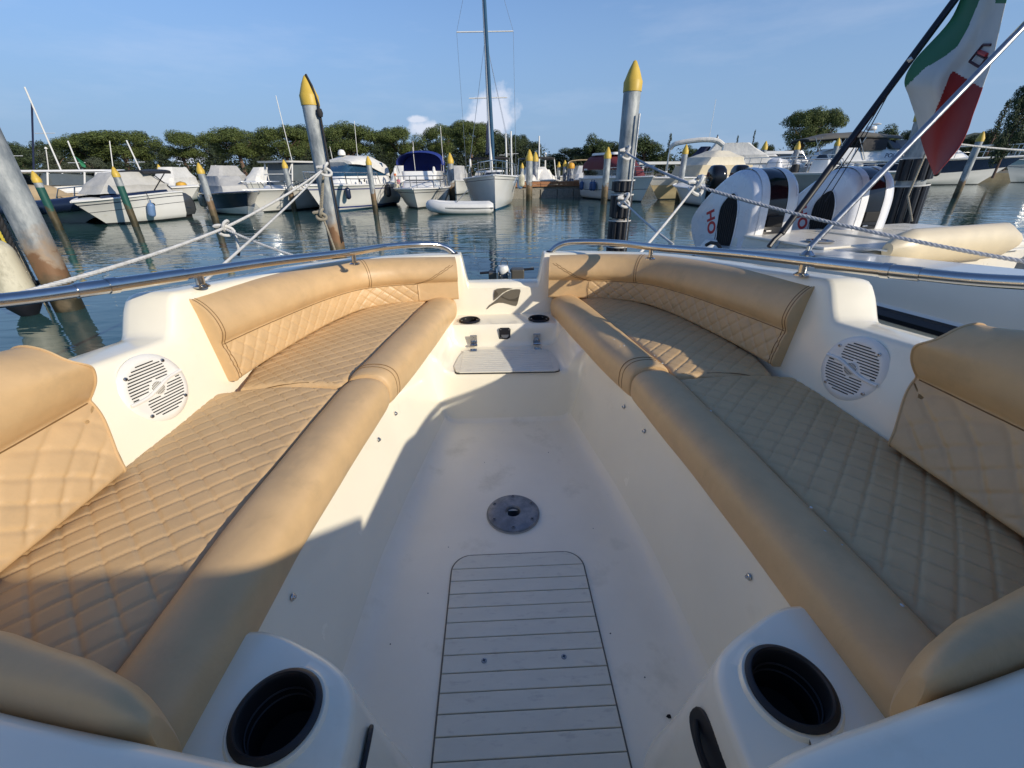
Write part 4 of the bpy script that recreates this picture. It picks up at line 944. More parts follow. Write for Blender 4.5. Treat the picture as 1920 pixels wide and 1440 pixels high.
whip(t, .3, .72, 1.74, 2.1, .12, r=.014); pulpit(t, sh, .6, .28, n_st=4)
w = wpos(t, (-.4, 1.08, .55)); fender(w, .42, .10, whitef, 'yellowed white fender on the fishing boat side beside the tall pile', (0, 0, .25))
w = wpos(t, (-.75, 1.1, .30)); fender(w, .30, .09, black, 'black fender low on the fishing boat side beside the tall pile', (0, 0, .35))
lr = thing('life_jacket', 'red life jackets hanging in the cockpit of the fishing boat', 'life jacket', wpos(t, (-1.6, 1.0, 1.15)))
k = MB(); k.loft([rrect(-.12, .12, .05, .05, -.25, .04), rrect(-.15, .15, .08, .08, 0, .05), rrect(-.1, .1, .05, .05, .28, .04)], cap=True); k.build('vest', redp, lr)
# cabin cruiser with radar dome
t = boat_thing('big white cabin cruiser with radar dome, blue boot stripe and dark fender', (612, 398), -101, 6.6, 1.1, 'cabin_cruiser', 'cabin cruiser', sc=(.85, .78, 1.02))
blue_l = mat('blue_stripe', (.02, .04, .20), .3)
sh = hull(t, 6.6, 3.0, .92, .85, 1.0, stripe=[(.12, .035, blue_l), (.74, .05, blue_l)], sub=antib, p=2.7)
house(t, [(-2.6, 2.0, 1.2, .62, .88), (-2.5, 1.5, 1.15, .6, 1.18)], hull_w, r=.35, glass=[])
house(t, [(-2.3, 1.45, 1.12, .6, 1.18), (-2.2, .65, 1.02, .62, 1.66)], glassb, 'windscreen', r=.35)
canopy(t, [(-2.5, 1.1, 1.15, 1.78), (-1.6, 1.1, 1.3, 1.93), (-.4, 1.02, 1.55, 1.92), (.65, .8, 1.60, 1.74)], canvw, 'canvas_top', seed=2)
k = MB(); k.lathe([(0, .22), (.12, .19), (.18, .10), (.18, .02), (.10, 0)], 18, (-.2, -.2, 1.90)); k.build('radar_dome', whitep, t)
for sg in (-1, 1):
    for x in (-.2, .25, .7): k = MB(); k.lathe([(0, .02), (.06, .012), (.07, 0)], 12); o = k.build('porthole', glassd, t); o.location = (x, sg*1.09, 1.03); o.rotation_euler = (math.radians(-90*sg), 0, 0)
pulpit(t, sh, .45, .42, n_st=6, mid=True); whip(t, -.8, .3, 1.9, 1.2, -.2); whip(t, .2, -.5, 1.7, .5, .05)
w = wpos(t, (1.75, 1.02, .62)); fender(w, .42, .10, navy, 'dark navy fender hanging on the flank of the cabin cruiser', (0, 0, .65))
w = wpos(t, (-1.2, 1.55, .62)); fender(w, .5, .12, rubber, 'black fender at the quarter of the cabin cruiser', (0, 0, .3))
# flybridge boat with blue bimini
t = boat_thing('white flybridge boat with bright blue bimini and pulpit, bow on', (784, 391), -87, 5.4, .75, 'motor_cruiser', 'motor cruiser')
sh = hull(t, 5.4, 2.3, .74, .72, .75, stripe=[(.13, .02, navy)], p=3.2)
house(t, [(-1.9, 1.6, .95, .65, .72), (-1.9, 1.2, .9, .62, 1.0)], hull_w, r=.2)
house(t, [(-1.9, 1.0, .88, .60, .92), (-1.9, .9, .88, .6, 1.04)], glassd, 'windscreen', r=.2)
house(t, [(-1.9, .85, .90, .70, 1.04), (-1.9, .7, .92, .75, 1.36)], hull_w, 'flybridge', r=.2)
canopy(t, [(-1.7, .92, 1.62, 2.02), (-.6, .98, 1.6, 2.16), (.45, .95, 1.58, 2.05)], canvb, 'bimini', seed=4, close=False)
canopy(t, [(-1.72, .90, 1.3, 1.98), (-1.2, .95, 1.3, 2.08)], canvb, 'bimini_side', seed=4)
for sg in (-1, 1): tubes(t, [[(.4, sg*.93, 1.62), (.2, sg*.9, 1.3)], [(-1.3, sg*.93, 1.62), (-.9, sg*.9, 1.3)]], .014, steel, 'bimini_frame')
pulpit(t, sh, .5, .45, n_st=5, mid=True); whip(t, -.3, .95, 1.3, 1.75, .03); whip(t, -1.2, -.4, 2.0, .55); whip(t, .3, -.2, 1.3, .95, .1)
for i, (y_, m_, lab) in enumerate(((-1.0, orange, 'white and orange life preserver on the left rail of the flybridge boat'), (.62, whitep, 'white horseshoe float hung on the right rail of the flybridge boat'))):
    o = thing('life_buoy', lab, 'life buoy', wpos(t, (.6, y_, 1.28 if i else 1.25)))
    k = MB(); k.tube([(.0, -.09, -.2), (0, -.1, .1), (0, 0, .2), (0, .1, .1), (0, .09, -.2)], .05, 8); k.build('float', whitep, o)
    k = MB(); k.tube([(.0, -.09, -.1), (0, -.1, .03)], .053, 8); k.build('band', m_, o)
w = wpos(t, (.9, -.95, .78)); fender(w, .34, .11, whitef, 'white fender hanging on the left bow of the flybridge boat', (0, 0, .35)); 
w = wpos(t, (1.2, -.8, .98)); fender(w, .2, .07, pink, 'small pink fender on the left bow rail of the flybridge boat', (0, 0, .2))
# sailing yacht
t = boat_thing('white sailing yacht with tall mast and furled blue sail, bow toward the viewer', (929, 394), -86, 7.6, .55, 'sailing_yacht', 'sailing yacht', heel=math.radians(1.2))
sh = hull(t, 7.6, 2.45, 1.20, 1.0, .55, sub=antib, stripe=[(.12, .015, navy)], p=2.2, tr=.75)
house(t, [(-2.2, 2.0, .75, .35, 1.08), (-2.1, 1.6, .65, .3, 1.36)], deck_w, r=.25, glass=[(0, .35, .75)])
M_ = MB(); M_.tube([(.7, 0, 1.1), (.7, 0, 9.3)], .06, 12); mo = M_.build('mast', deck_w, t)
M_ = MB(); M_.tube([(3.55, .0, 1.55), (3.2, 0, 2.2), (.95, 0, 8.9)], [.03, .065, .05], 8); M_.build('furled_sail', mat('blue_sail_cover', (.02, .08, .15), .8, var=.2), t)
M_ = MB(); M_.tube([(.6, 0, 2.0), (-2.4, 0, 2.1)], .05, 8); M_.build('boom', deck_w, t)
canopy(t, [(-2.2, .16, 2.02, 2.25), (-.4, .17, 2.02, 2.5), (.5, .16, 1.95, 3.2)], canvn, 'sail_bag', seed=8)
canopy(t, [(-3.2, .95, 1.85, 1.92), (-1.9, .95, 1.86, 1.93)], canvk, 'bimini', thick=True)
for sg in (-1, 1): tubes(t, [[(-2.0, sg*.95, 1.0), (-1.9, sg*.95, 1.88)], [(-3.1, sg*.9, 1.0), (-3.1, sg*.95, 1.88)]], .014, steel, 'bimini_frame')
tubes(t, [[(.7, -1.05, 5.95), (.7, 1.05, 5.95)], [(.7, -.75, 3.9), (.7, .75, 3.9)]], .022, deck_w, 'spreader')
for sg in (-1, 1): tubes(t, [[(.5, sg*1.05, 1.15), (.7, sg*1.05, 5.95), (.7, 0, 9.1)], [(.2, sg*1.0, 1.15), (.7, 0, 5.8)], [(.9, sg*1.0, 1.15), (.7, 0, 5.8)]], .006, steeld, 'shroud', 4)
tubes(t, [[(-3.7, 0, 1.1), (.6, 0, 9.2)]], .005, steeld, 'backstay', 4)
pulpit(t, sh, .86, .48, n_st=3, mid=True); tubes(t, [[(x, sg*(b-.05), z+.45) for x, b, z in sh[3:26]] for sg in (-1, 1)], .006, steel, 'guard_wire', 4)
for i in (6, 11, 16, 21):
    for sg in (-1, 1): tubes(t, [[(sh[i][0], sg*(sh[i][1]-.05), sh[i][2]), (sh[i][0], sg*(sh[i][1]-.05), sh[i][2]+.46)]], .01, steel, 'stanchion', 5)
o = thing('life_ring', 'small white life ring on the left rail of the sailing yacht', 'life ring', wpos(t, (2.1, -.85, 1.62))); k = MB(); k.tube([(0, .10*math.cos(a), .13*math.sin(a)) for a in np.linspace(0, 6.283, 17)[:-1]], .03, 7, closed=True); k.build('ring', whitep, o)
for dy, m_, lab in ((0, whitef, 'white fender on the right side of the sailing yacht'), (.35, bluelf, 'pale blue fender on the right side of the sailing yacht')):
    w = wpos(t, (1.2-dy*2.5, 1.22, .95-dy*.3)); fender(w, .5, .12, m_, lab, (0, 0, .2))
# inflatable dinghy
t = boat_thing('white inflatable dinghy with grey stripe floating by the sailing yacht bow', None, 172, 2.4, .2, 'inflatable_dinghy', 'dinghy', bow=(-2.95, 17.0, 0)); t.rotation_euler[2] = math.radians(182); t.location = (-1.72, 16.25, 0)
k = MB(); u_ = crom([(-1.12, .46, .17), (-.3, .50, .17), (.5, .46, .19), (.95, .25, .24), (1.08, 0, .26), (.95, -.25, .24), (.5, -.46, .19), (-.3, -.50, .17), (-1.12, -.46, .17)], 6)
k.tube(u_, [.10]+[.19]*(len(u_)-2)+[.10], 14); k.build('tube', mat('white_hypalon', (.70, .69, .65), .5, var=.05, vscale=4), t)
k = MB(); k.tube([(x*1.0+(.0), y*1.37 if abs(y) > .3 else y*1.37, z+.02) for x, y, z in u_], .025, 6); k.build('rub_strip', mat('grey_strip', (.18, .19, .19), .6), t)
k = MB(); k.box((-.1, 0, .12), (1.7, .7, .04)); k.build('floor', deck_w, t); k = MB(); k.box((0, 0, .30), (.22, .8, .04)); k.build('thwart', deck_w, t)
tubes(t, [[(.2, -.35, .34), (-.25, -.1, .75)]], .015, steeld, 'oar')
# maroon covered cabin boat, bow right
t = boat_thing('white cabin boat with maroon canopy and pulpit, its bow pointing right', (1197, 378), -70, 5.9, 1.05, 'cabin_boat', 'cabin boat', sc=(.84, .84, 1.03))
sh = hull(t, 5.9, 2.6, 1.02, .92, .85, p=2.7, strake=deck_w, stripe=[(.48, .02, navy)])
house(t, [(-2.7, 1.2, 1.1, .7, .9), (-2.7, .8, 1.08, .68, 1.36)], hull_w, r=.2, glass=[(0, .35, .85)])
canopy(t, [(-2.8, 1.05, 1.2, 1.75), (-2.4, 1.05, 1.3, 1.95), (-.3, 1.0, 1.32, 1.95), (.75, .72, 1.3, 1.5)], canvr, 'canvas_canopy', seed=6, ex=.5)
k = MB(); k.loft([rrect(-2.3, .1, .82, .7, 1.93, .2), rrect(-2.25, .0, .80, .66, 2.03, .2)], cap=True); k.build('hatch_top', deck_w, t, smooth=40)
tent(t, [(.6, 2.0, .7, .3, 1.0), (.6, 1.7, .66, .3, 1.3), (.6, 1.2, .6, .4, 1.42)], canvr, 'foredeck_cover', seed=7)
pulpit(t, sh, .55, .42, n_st=6, mid=True)
for q, dy in enumerate((-2.2, -1.0, -.72)):
    w = wpos(t, (dy, -1.36, .60)); fender(w, .42, .11, bluef, ['dark blue fender at the stern of the maroon covered boat', 'left of the paired blue fenders on the maroon covered boat', 'right of the paired blue fenders on the maroon covered boat'][q], (0, 0, .25))
# boats behind the dock
def covered(label, x, y, Y, L, B, hd, zt, cm, seed, extra=None, hm=None, g='canvas covered boats behind the dock'):
    p_ = aty(x, y, Y); t = boat_thing(label, None, hd, L, .7, 'covered_boat', 'covered boat', bow=(p_.x, Y, 0), group=g)
    sh = hull(t, L, B, .85, .75, .7, m=hm or hull_w); tent(t, [(-L*.42, L*.3, B*.38, B*.2, .78), (-L*.4, L*.2, B*.36, B*.2, zt*.7), (-L*.3, L*.05, B*.26, B*.15, zt)], cm, seed=seed)
    return t, sh
t, sh = covered('white covered boat with black bimini frame behind the dock, left of centre', 1030, 362, 27.8, 5.0, 2.2, -75, 1.55, canvw, 11)
canopy(t, [(-1.9, .9, 2.0, 2.12), (.1, .9, 2.0, 2.12)], canvk, 'bimini', thick=True)
for sg in (-1, 1): tubes(t, [[(-1.8, sg*.95, .8), (-1.7, sg*.9, 2.05)], [(.4, sg*.95, .8), (0, sg*.9, 2.05)]], .03, deck_w, 'arch_leg')
t, sh = covered('white covered boat under brown rolled awning behind the dock, right of the blue post', 1090, 362, 28.3, 5.0, 2.2, -100, 1.6, canvw, 12, hm=navy)
canopy(t, [(-1.2, .95, 1.75, 1.98), (.2, .95, 1.75, 1.95)], canvt, 'awning', thick=True)
for sg in (-1, 1): tubes(t, [[(.2, sg*.98, .8), (.2, sg*.95, 1.8)]], .03, deck_w, 'arch_leg')
covered('small white covered boat behind the left end of the dock', 978, 362, 27.5, 4.4, 2.0, -120, 1.4, canvw, 13)
gx = 'covered boats moored in the row behind'
covered('white covered boat half hidden behind the white sports boat', 300, 350, 24, 5.2, 2.2, -70, 1.7, canvw, 31, g=gx)
covered('grey covered boat seen behind the black bimini frame', 395, 352, 27, 5.0, 2.2, -80, 1.8, canvg, 32, g=gx)
covered('white covered boat filling the gap left of the fishing boat', 462, 354, 28, 5.0, 2.2, -95, 1.7, canvw, 33, g=gx)
covered('white covered boat in the gap between cabin cruiser and blue bimini boat', 742, 360, 28, 5.0, 2.2, -92, 1.7, canvw, 34, g=gx)
covered('white covered boat in the gap left of the sailing yacht', 856, 360, 30, 5.0, 2.2, -85, 1.7, canvg, 35, g=gx)
# beige covered boat with tan hull
t = boat_thing('tan hulled boat under a peaked beige canvas cover with white fender', (1226, 376), -152, 6.4, .9, 'covered_boat', 'covered boat', bow=(7.3, 22.6, 0))
sh = hull(t, 6.4, 2.5, .98, .95, .9, m=hull_c, p=2.6, strake=deck_w, stripe=[(.02, .30, deck_w)])
bgc = mat('beige_canvas', (.58, .49, .33), .85, var=.08, vscale=3, bump=.5, bscale=5, bdist=.04)
tent(t, [(-3.0, .9, 1.18, .95, .96), (-2.9, .6, 1.12, .9, 1.50)], bgc, 'lower_cover', seed=15)
tent(t, [(-2.6, .3, 1.0, .8, 1.46), (-2.3, -.1, .95, .75, 1.85), (-1.8, -.9, .45, .4, 2.14)], mat('pale_beige_canvas', (.66, .60, .47), .85, var=.08, vscale=3, bump=.5, bscale=5, bdist=.04), 'upper_cover', seed=16)
w = wpos(t, (.9, 1.0, .62)); fender(w, .5, .12, whitef, 'white cylindrical fender hanging on the tan hull', (0, 0, .25))
# small white boat with twin black outboards, stern on
t = boat_thing('small white boat with twin black outboards, stern toward the viewer', None, 112, 4.4, .6, 'motorboat', 'motorboat', bow=(8.1, 20.5, 0)); q_ = aty(1322, 352, 17.6); t.location = (q_.x+.75, 20.0, 0); t.rotation_euler[2] = math.radians(92)
sh = hull(t, 4.4, 2.0, .75, .62, .6)
for y_ in (.52, -.36): outboard(t, -2.25, y_, .38, 1.12, blackc)
tubes(t, [[(-1.5, .8, .6), (-1.5, .8, 1.1), (-1.5, -.8, 1.1), (-1.5, -.8, .6)]], .016, steel)
# white cruiser with peaked canvas and radar arch
t = boat_thing('white sports cruiser with pale canvas tent, white padded arch and navy aft screen', (1475, 352), -24, 9.2, 1.4, 'sports_cruiser', 'motor cruiser', bow=(18.5, 29.0, 0))
sh = hull(t, 9.2, 3.1, 1.45, 1.25, 1.3, p=2.5, stripe=[(.42, .03, mat('grey_line', (.3, .3, .32), .4))])
house(t, [(-3.6, 3.0, 1.35, .6, 1.3), (-3.4, 2.4, 1.3, .5, 1.75), (-3.2, .9, 1.2, .7, 1.95)], hull_w, r=.5)
tent(t, [(-3.3, 1.2, 1.3, .8, 1.62), (-3.1, .6, 1.22, .8, 2.1), (-2.5, -.5, .95, .75, 2.78)], canvw, 'canvas_tent', seed=21, sag=.06)
tent(t, [(-4.5, -3.2, 1.2, 1.3, 1.3), (-4.1, -3.1, 1.1, 1.2, 1.8), (-3.3, -2.7, .8, .9, 2.62)], canvn, 'aft_screen', seed=22, sag=.06)
ti = (Matrix.Translation(t.location) @ t.rotation_euler.to_matrix().to_4x4()).inverted()
ap = [ti @ aty(x, y, Y) for x, y, Y in ((1254, 290, 29.5), (1257, 278, 29.5), (1266, 270, 29.3), (1290, 265, 29), (1320, 262, 28.7), (1344, 264, 28.5), (1356, 272, 28.4))]
k = MB(); k.tube(crom([tuple(p) for p in ap[1:]], 5), .14, 10); k.build('padded_arch', canvw, t)
k = MB(); k.tube([ap[1], ap[0], ap[0]-Vector((0, 0, .9))], .05, 8); k.build('arch_leg', steel, t); k = MB(); k.tube([ap[-1], ap[-1]-Vector((0, 0, 1.2))], .05, 8); k.build('arch_leg', steel, t)
for x in (-.4, .3):
    for sg in (-1, 1): k = MB(); k.box((x, sg*1.40, 1.0), (.42, .05, .14)); k.build('window', glassd, t, smooth=0, bevel=.04)
pulpit(t, sh, .45, .6, n_st=7, mid=True, r=.022); whip(t, -2.9, .5, 2.9, 2.4, .0, r=.012)
tubes(t, [[(-2.5, 0, 2.75), (-2.4, 0, 3.3)], [(-2.4, -.3, 3.1), (-2.4, .5, 3.05)]], .03, black, 'wind_sensor')
# grey open boat with console and gear
t = boat_thing('grey open workboat with cluttered console, chrome wheel and rails', (1540, 352), -40, 6.4, .9, 'workboat', 'workboat', bow=(20.8, 25.5, 0))
sh = hull(t, 6.4, 2.4, 1.12, 1.05, .9, m=mat('warm_grey_hull', (.36, .34, .30), .4), stripe=[(.02, .06, deck_w)])
house(t, [(-1.6, -.6, .5, .45, 1.0), (-1.5, -.7, .45, .4, 1.75)], hull_w, 'console', r=.1); house(t, [(-1.45, -.75, .42, .38, 1.75), (-1.3, -.9, .36, .34, 2.0)], glassd, 'windscreen', r=.08)
k = MB(); k.tube([(-1.75, .2*math.cos(a), 1.6+.2*math.sin(a)) for a in np.linspace(0, 6.28, 17)[:-1]], .02, 6, closed=True); k.build('wheel', steel, t)
tubes(t, [[(-2.6, sg*1.0, 1.05), (-2.4, sg*.95, 1.8), (-.2, sg*.9, 1.8), (.2, sg*.85, 1.1)] for sg in (-1, 1)]+[[(-1.6, sg*1.0, 1.05), (-1.5, sg*.93, 1.8)] for sg in (-1, 1)], .025, steel, 'side_rail')
for i, (x, y_, m_) in enumerate(((.3, .4, whitep), (.7, -.3, canvg), (-2.2, .4, whitep), (-2.3, -.4, canvk), (1.3, .1, black))):
    k = MB(); k.lathe([(0, 0), (.22, 0), (.24, .2), (.2, .42), (0, .46)], 12, (x, y_, 1.1)); k.build('gear_bin', m_, t)
pulpit(t, sh, .5, .4, n_st=5, r=.02)
outboard(t, -3.3, .0, .7, 1.25, whitec)
# large black and white motor cruiser with bimini and name
t = boat_thing('large black and white motor cruiser with dark bimini and name, bow pointing right', (1846, 347), -6, 17, 2.6, 'motor_cruiser', 'motor cruiser', bow=(38.6, 38.6, 0)); t.rotation_euler[2] = math.radians(-8)
sh = hull(t, 17, 4.2, 2.05, 1.75, 2.6, p=2.3, band=(1, 2), strake=hull_w, stripe=[(.10, .05, navy)])
house(t, [(-7.0, 4.6, 1.9, 1.0, 1.8), (-6.6, 3.4, 1.8, .9, 2.5), (-6.2, 1.4, 1.7, .9, 2.75)], hull_w, r=.8)
house(t, [(-2.6, 1.6, 1.55, .9, 2.65), (-3.2, -.4, 1.4, .9, 3.25)], glassd, 'windscreen', r=.6)
canopy(t, [(-8.6, 1.7, 3.3, 3.5), (-7, 1.8, 3.4, 3.85), (-4.5, 1.75, 3.5, 3.95), (-1.8, 1.6, 3.35, 3.6)], mat('dusty_bimini', (.13, .125, .11), .85, bump=.3, bscale=3, bdist=.05), 'bimini', thick=True)
canopy(t, [(-4.6, 1.75, 2.5, 3.7), (-2.8, 1.7, 2.6, 3.75)], canvk, 'screen', ex=.5)
for x in (-8.4, -6.6, -5.2): 
    for sg in (-1, 1): tubes(t, [[(x, sg*1.75, 1.9), (x+.7, sg*1.7, 3.5)], [(x+1.1, sg*1.75, 1.9), (x+.2, sg*1.7, 3.5)]], .03, steel, 'bimini_frame')
k = MB(); k.lathe([(0, .3), (.3, .28), (.36, .1), (.3, 0)], 16, (-3.6, -.4, 4.0)); k.build('radar_dome', whitep, t); tubes(t, [[(-3.1, 0, 3.8), (-3.1, 0, 4.5)]], .03, deck_w, 'light_mast')
k = MB(); k.lathe([(.28, 0), (.3, .05), (.12, .12)], 14, (-3.1, 0, 4.42)); k.build('antenna_disc', whitep, t)
pulpit(t, sh, .50, .85, n_st=8, mid=True, r=.03); whip(t, 1.0, .5, 2.6, 2.2, -.3, r=.02)
def text(body, size, parent, loc, rot, m, name='lettering', depth=.004, shear=0, squash=1., bold=0):
    cu = bpy.data.curves.new(name, 'FONT'); cu.body = body; cu.size = size; cu.extrude = depth; cu.align_x = 'CENTER'; cu.align_y = 'CENTER'; cu.shear = shear; cu.offset = bold
    o = bpy.data.objects.new('tmp', cu); C.objects.link(o); dg = bpy.context.evaluated_depsgraph_get(); me = bpy.data.meshes.new_from_object(o.evaluated_get(dg)); bpy.data.objects.remove(o)
    o = bpy.data.objects.new(name, me); me.materials.clear(); me.materials.append(m); C.objects.link(o); o.parent = parent; o.location = loc; o.rotation_euler = rot; o.scale = (1, squash, 1); return o
text('POLAMARE', .42, t, (-1.8, -1.86, 2.16), (math.radians(80), 0, math.radians(3)), navy, shear=.2, bold=.01)
w = wpos(t, (1.2, -2.1, 1.1)); fender(w, .9, .22, rubber, 'dark teardrop fender below the tip of the flag', (0, 0, .6))
# far right cruisers
t = boat_thing('white cruiser with tall bow rails at the right edge, bow left of the frame edge', None, 200, 10, 1.6, 'motor_cruiser', 'motor cruiser', bow=(43.0, 41.0, 0)); t.rotation_euler[2] = math.radians(188); t.location = (49.5, 43, 0)
sh = hull(t, 11, 3.6, 1.9, 1.5, 1.8, stripe=[(.55, .06, mat('grey_line', (.3, .3, .32), .4))]); house(t, [(-4, 3, 1.5, .8, 1.7), (-3.8, 2, 1.4, .7, 2.5)], hull_w, r=.5, glass=[(0, .4, .8)]); canopy(t, [(-4, 1.4, 2.4, 3.2), (-1.5, 1.4, 2.5, 3.5), (.8, 1.1, 2.4, 2.9)], canvw, 'canvas_top'); pulpit(t, sh, .4, .8, n_st=8, mid=True, r=.03)
t = boat_thing('white cruiser with pale windows seen between the dark canopies, far right middle', None, -10, 9, 1.5, 'motor_cruiser', 'motor cruiser', bow=(31, 48, 0)); sh = hull(t, 9, 3, 1.8, 1.5, 1.4)
house(t, [(-3.5, 2.5, 1.2, .6, 1.6), (-3.2, 1.4, 1.1, .6, 2.9)], hull_w, r=.4, glass=[(0, .45, .8)])
t = boat_thing('distant white cruiser behind the sports cruiser bow rail', None, -15, 8, 1.4, 'motor_cruiser', 'motor cruiser', bow=(26, 44, 0)); sh = hull(t, 8, 3, 1.9, 1.6, 1.4); house(t, [(-3.5, 2.2, 1.2, .6, 1.7), (-3.2, 1.2, 1.1, .6, 2.5)], hull_w, r=.4, glass=[(0, .4, .8)])
# distant masts on the left
def far_mast(label, base, top, r=.05, sail=None, Y=42, spr=True):
    a = aty(base[0], base[1], Y); b = aty(top[0], top[1], Y); t = thing('sailboat_mast', label, 'mast', (a.x, a.y, 0), 0, 'distant sailing boat masts')
    k = MB(); k.tube([(0, 0, .6), (b.x-a.x, b.y-a.y, b.z)], r, 8); k.build('mast', deck_w, t)
    if sail: k = MB(); k.tube([(sail, 0, 1.2), ((b.x-a.x)*.8, 0, b.z*.86)], r*1.1, 6); k.build('furled_sail', canvn, t)
    if spr: tubes(t, [[((b.x-a.x)*.6-.7, 0, b.z*.6), ((b.x-a.x)*.6+.7, 0, b.z*.6)]], .02, deck_w, 'spreader', 4)
    k = MB(); hl_ = hull(t, 7, 2.2, 1.0, .9, .8)
    return t
far_mast('tall distant mast with dark furled sail at the left, behind the white hardtop', (117, 325), (46, 163), .05, sail=-2.2, Y=34)
far_mast('bare mast at the far left edge', (38, 322), (-2, 238), .05, Y=34)
far_mast('short bare mast with green flag above the white hardtop', (150, 322), (127, 264), .05, Y=38)
far_mast('thin mast rising before the pines, over the covered boat', (268, 325), (237, 263), .05, Y=38)
far_mast('pale mast just right of the sailing yacht', (951, 330), (948, 250), .08, Y=48)
far_mast('second pale mast right of the sailing yacht', (960, 330), (958, 246), .08, Y=48)
far_mast('thin white mast rising from the dock', (1011, 330), (1011, 255), .05, Y=34)
# street lamps on the shore
for i, (x, yb, yt, lab) in enumerate(((86, 325, 278, 'white topped lamp post above the hardtop at the left'), (405, 335, 312, 'small lamp post between pile and pines'), (1023, 330, 288, 'small lamp post right of the dock piles'), (1345, 300, 258, 'lamp post before the bare tree'))):
    a = aty(x, yb, 52); b = aty(x, yt, 52); t = thing('street_lamp', lab, 'street lamp', (a.x, 52, .6), 0, 'lamp posts on the far shore')
    k = MB(); k.tube([(0, 0, 0), (b.x-a.x, 0, b.z-.6)], .05, 6); k.build('post', deck_w, t); k = MB(); k.lathe([(0, .18), (.06, .17), (.16, 0), (0, 0)], 12, (b.x-a.x, 0, b.z-.65)); k.build('lamp', whitep, t)
# green flag on the left mast
fg = thing('small_flag', 'small green flag at the foot of the short bare mast', 'flag', aty(146, 312, 37)); k = MB(); k.loft([[(0, 0, .8), (.12, .1, .4), (.3, 0, 0)], [(.5, .1, .3), (.5, .15, .05), (.45, .1, -.1)]], closed=False); k.build('cloth', mat('green_cloth', (.02, .18, .08), .8), fg)
# boat shed roof right of the maroon boat
a = aty(1228, 300, 50); sd = thing('boat_shed', 'low open shed with pale flat roof behind the beige covered boat', 'shed', (a.x, 50, .6)); w_ = aty(1262, 300, 50).x-a.x+2
k = MB(); k.box((w_/2-1, 0, a.z-.9), (w_+2, 3, .25)); k.build('roof', deck_w, sd, smooth=0)
for x in (-1.5, w_/2-1, w_-.5):
    k = MB(); k.box((x, -1.2, (a.z-.9)/2), (.2, .2, a.z-1.0)); k.build('post', deck_w, sd, smooth=0)
# ================================================================ trees
leaf_lo = mat('pine_foliage', (.085, .115, .026), .75, var=.35, vscale=1.2, col2=(.12, .14, .032), c2scale=.9, c2lo=.5, c2hi=.7)
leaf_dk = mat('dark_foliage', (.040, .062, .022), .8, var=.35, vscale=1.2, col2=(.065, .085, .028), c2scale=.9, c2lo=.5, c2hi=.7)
leaf_ol = mat('olive_foliage', (.085, .10, .06), .8, var=.3, vscale=1.2, col2=(.06, .08, .04), c2scale=.9)
leaf_br = mat('broadleaf_foliage', (.06, .09, .025), .75, var=.35, vscale=1.2, col2=(.04, .06, .018), c2scale=.9)
bark = mat('pine_bark', (.16, .10, .07), .9, var=.3, vscale=6)
rng = np.random.default_rng(5)
def crown_mesh(name, clumps, n, size, m, flat=.6, up=.5):
    """leaf tufts spread through clumps: list of (cx, cy, cz, rx, ry, rz)"""
    w = np.array([c[3]*c[4]*c[5] for c in clumps])**.75; w /= w.sum(); idx = rng.choice(len(clumps), n, p=w); cl = np.array(clumps)[idx]
    d = rng.normal(size=(n, 3)); d /= np.linalg.norm(d, axis=1)[:, None]; rr = rng.uniform(.25, 1.0, n)**.45
    lump = np.array([1+.25*noise.noise(Vector((a*3, b*3, c*3+7))) for a, b, c in d])
    P_ = cl[:, :3]+d*cl[:, 3:]*(rr*lump)[:, None]
    nrm = d+rng.normal(size=(n, 3))*.7; nrm[:, 2] += up; nrm /= np.linalg.norm(nrm, axis=1)[:, None]
    a = np.cross(nrm, rng.normal(size=(n, 3))); a /= np.linalg.norm(a, axis=1)[:, None]; b = np.cross(nrm, a); s = size*rng.uniform(.5, 1.4, n)[:, None]
    V = np.stack([P_+a*s, P_+b*s*.55, P_-a*s*.9, P_-b*s*.6+nrm*s*.2], 1).reshape(-1, 3)
    me = bpy.data.meshes.new(name); me.vertices.add(4*n); me.vertices.foreach_set('co', V.ravel()); me.loops.add(4*n); me.loops.foreach_set('vertex_index', np.arange(4*n)); me.polygons.add(n); me.polygons.foreach_set('loop_start', np.arange(0, 4*n, 4)); me.update(calc_edges=True); me.materials.append(m); return me
def make_pine(k):   # umbrella pine, unit height 10
    cl = []; 
    for i in range(16):
        a = rng.uniform(0, 6.28); r = 3.6*math.sqrt(rng.uniform(0, 1)); cl.append((r*math.cos(a), r*math.sin(a), 7.6+1.3*(1-(r/3.6)**2)+rng.uniform(-.3, .3), rng.uniform(1.1, 1.8), rng.uniform(1.1, 1.8), rng.uniform(.8, 1.25)))
    for i in range(14):
        a = rng.uniform(0, 6.28); r_ = rng.uniform(1.2, 2.9); cl.append((r_*math.cos(a), r_*math.sin(a), 6.0+rng.uniform(-1.1, .6), 1.3, 1.3, .95))
    cr_ = crown_mesh('crown', cl, 26000, .10, leaf_lo)
    t = MB(); t.tube(crom([(0, 0, 0), (.15, 0, 2), (-.1, .1, 4), (.1, 0, 5.6)], 4), list(np.linspace(.34, .2, 13)), 8)
    for i in range(7):
        a = 6.28*i/7+rng.uniform(-.3, .3); z0 = rng.uniform(3.6, 5.6); t.tube(crom([(0, 0, z0), (1.1*math.cos(a), 1.1*math.sin(a), z0+1.1), (2.3*math.cos(a), 2.3*math.sin(a), 7.2)], 4), list(np.linspace(.13, .04, 9)), 6)
    return cr_, t
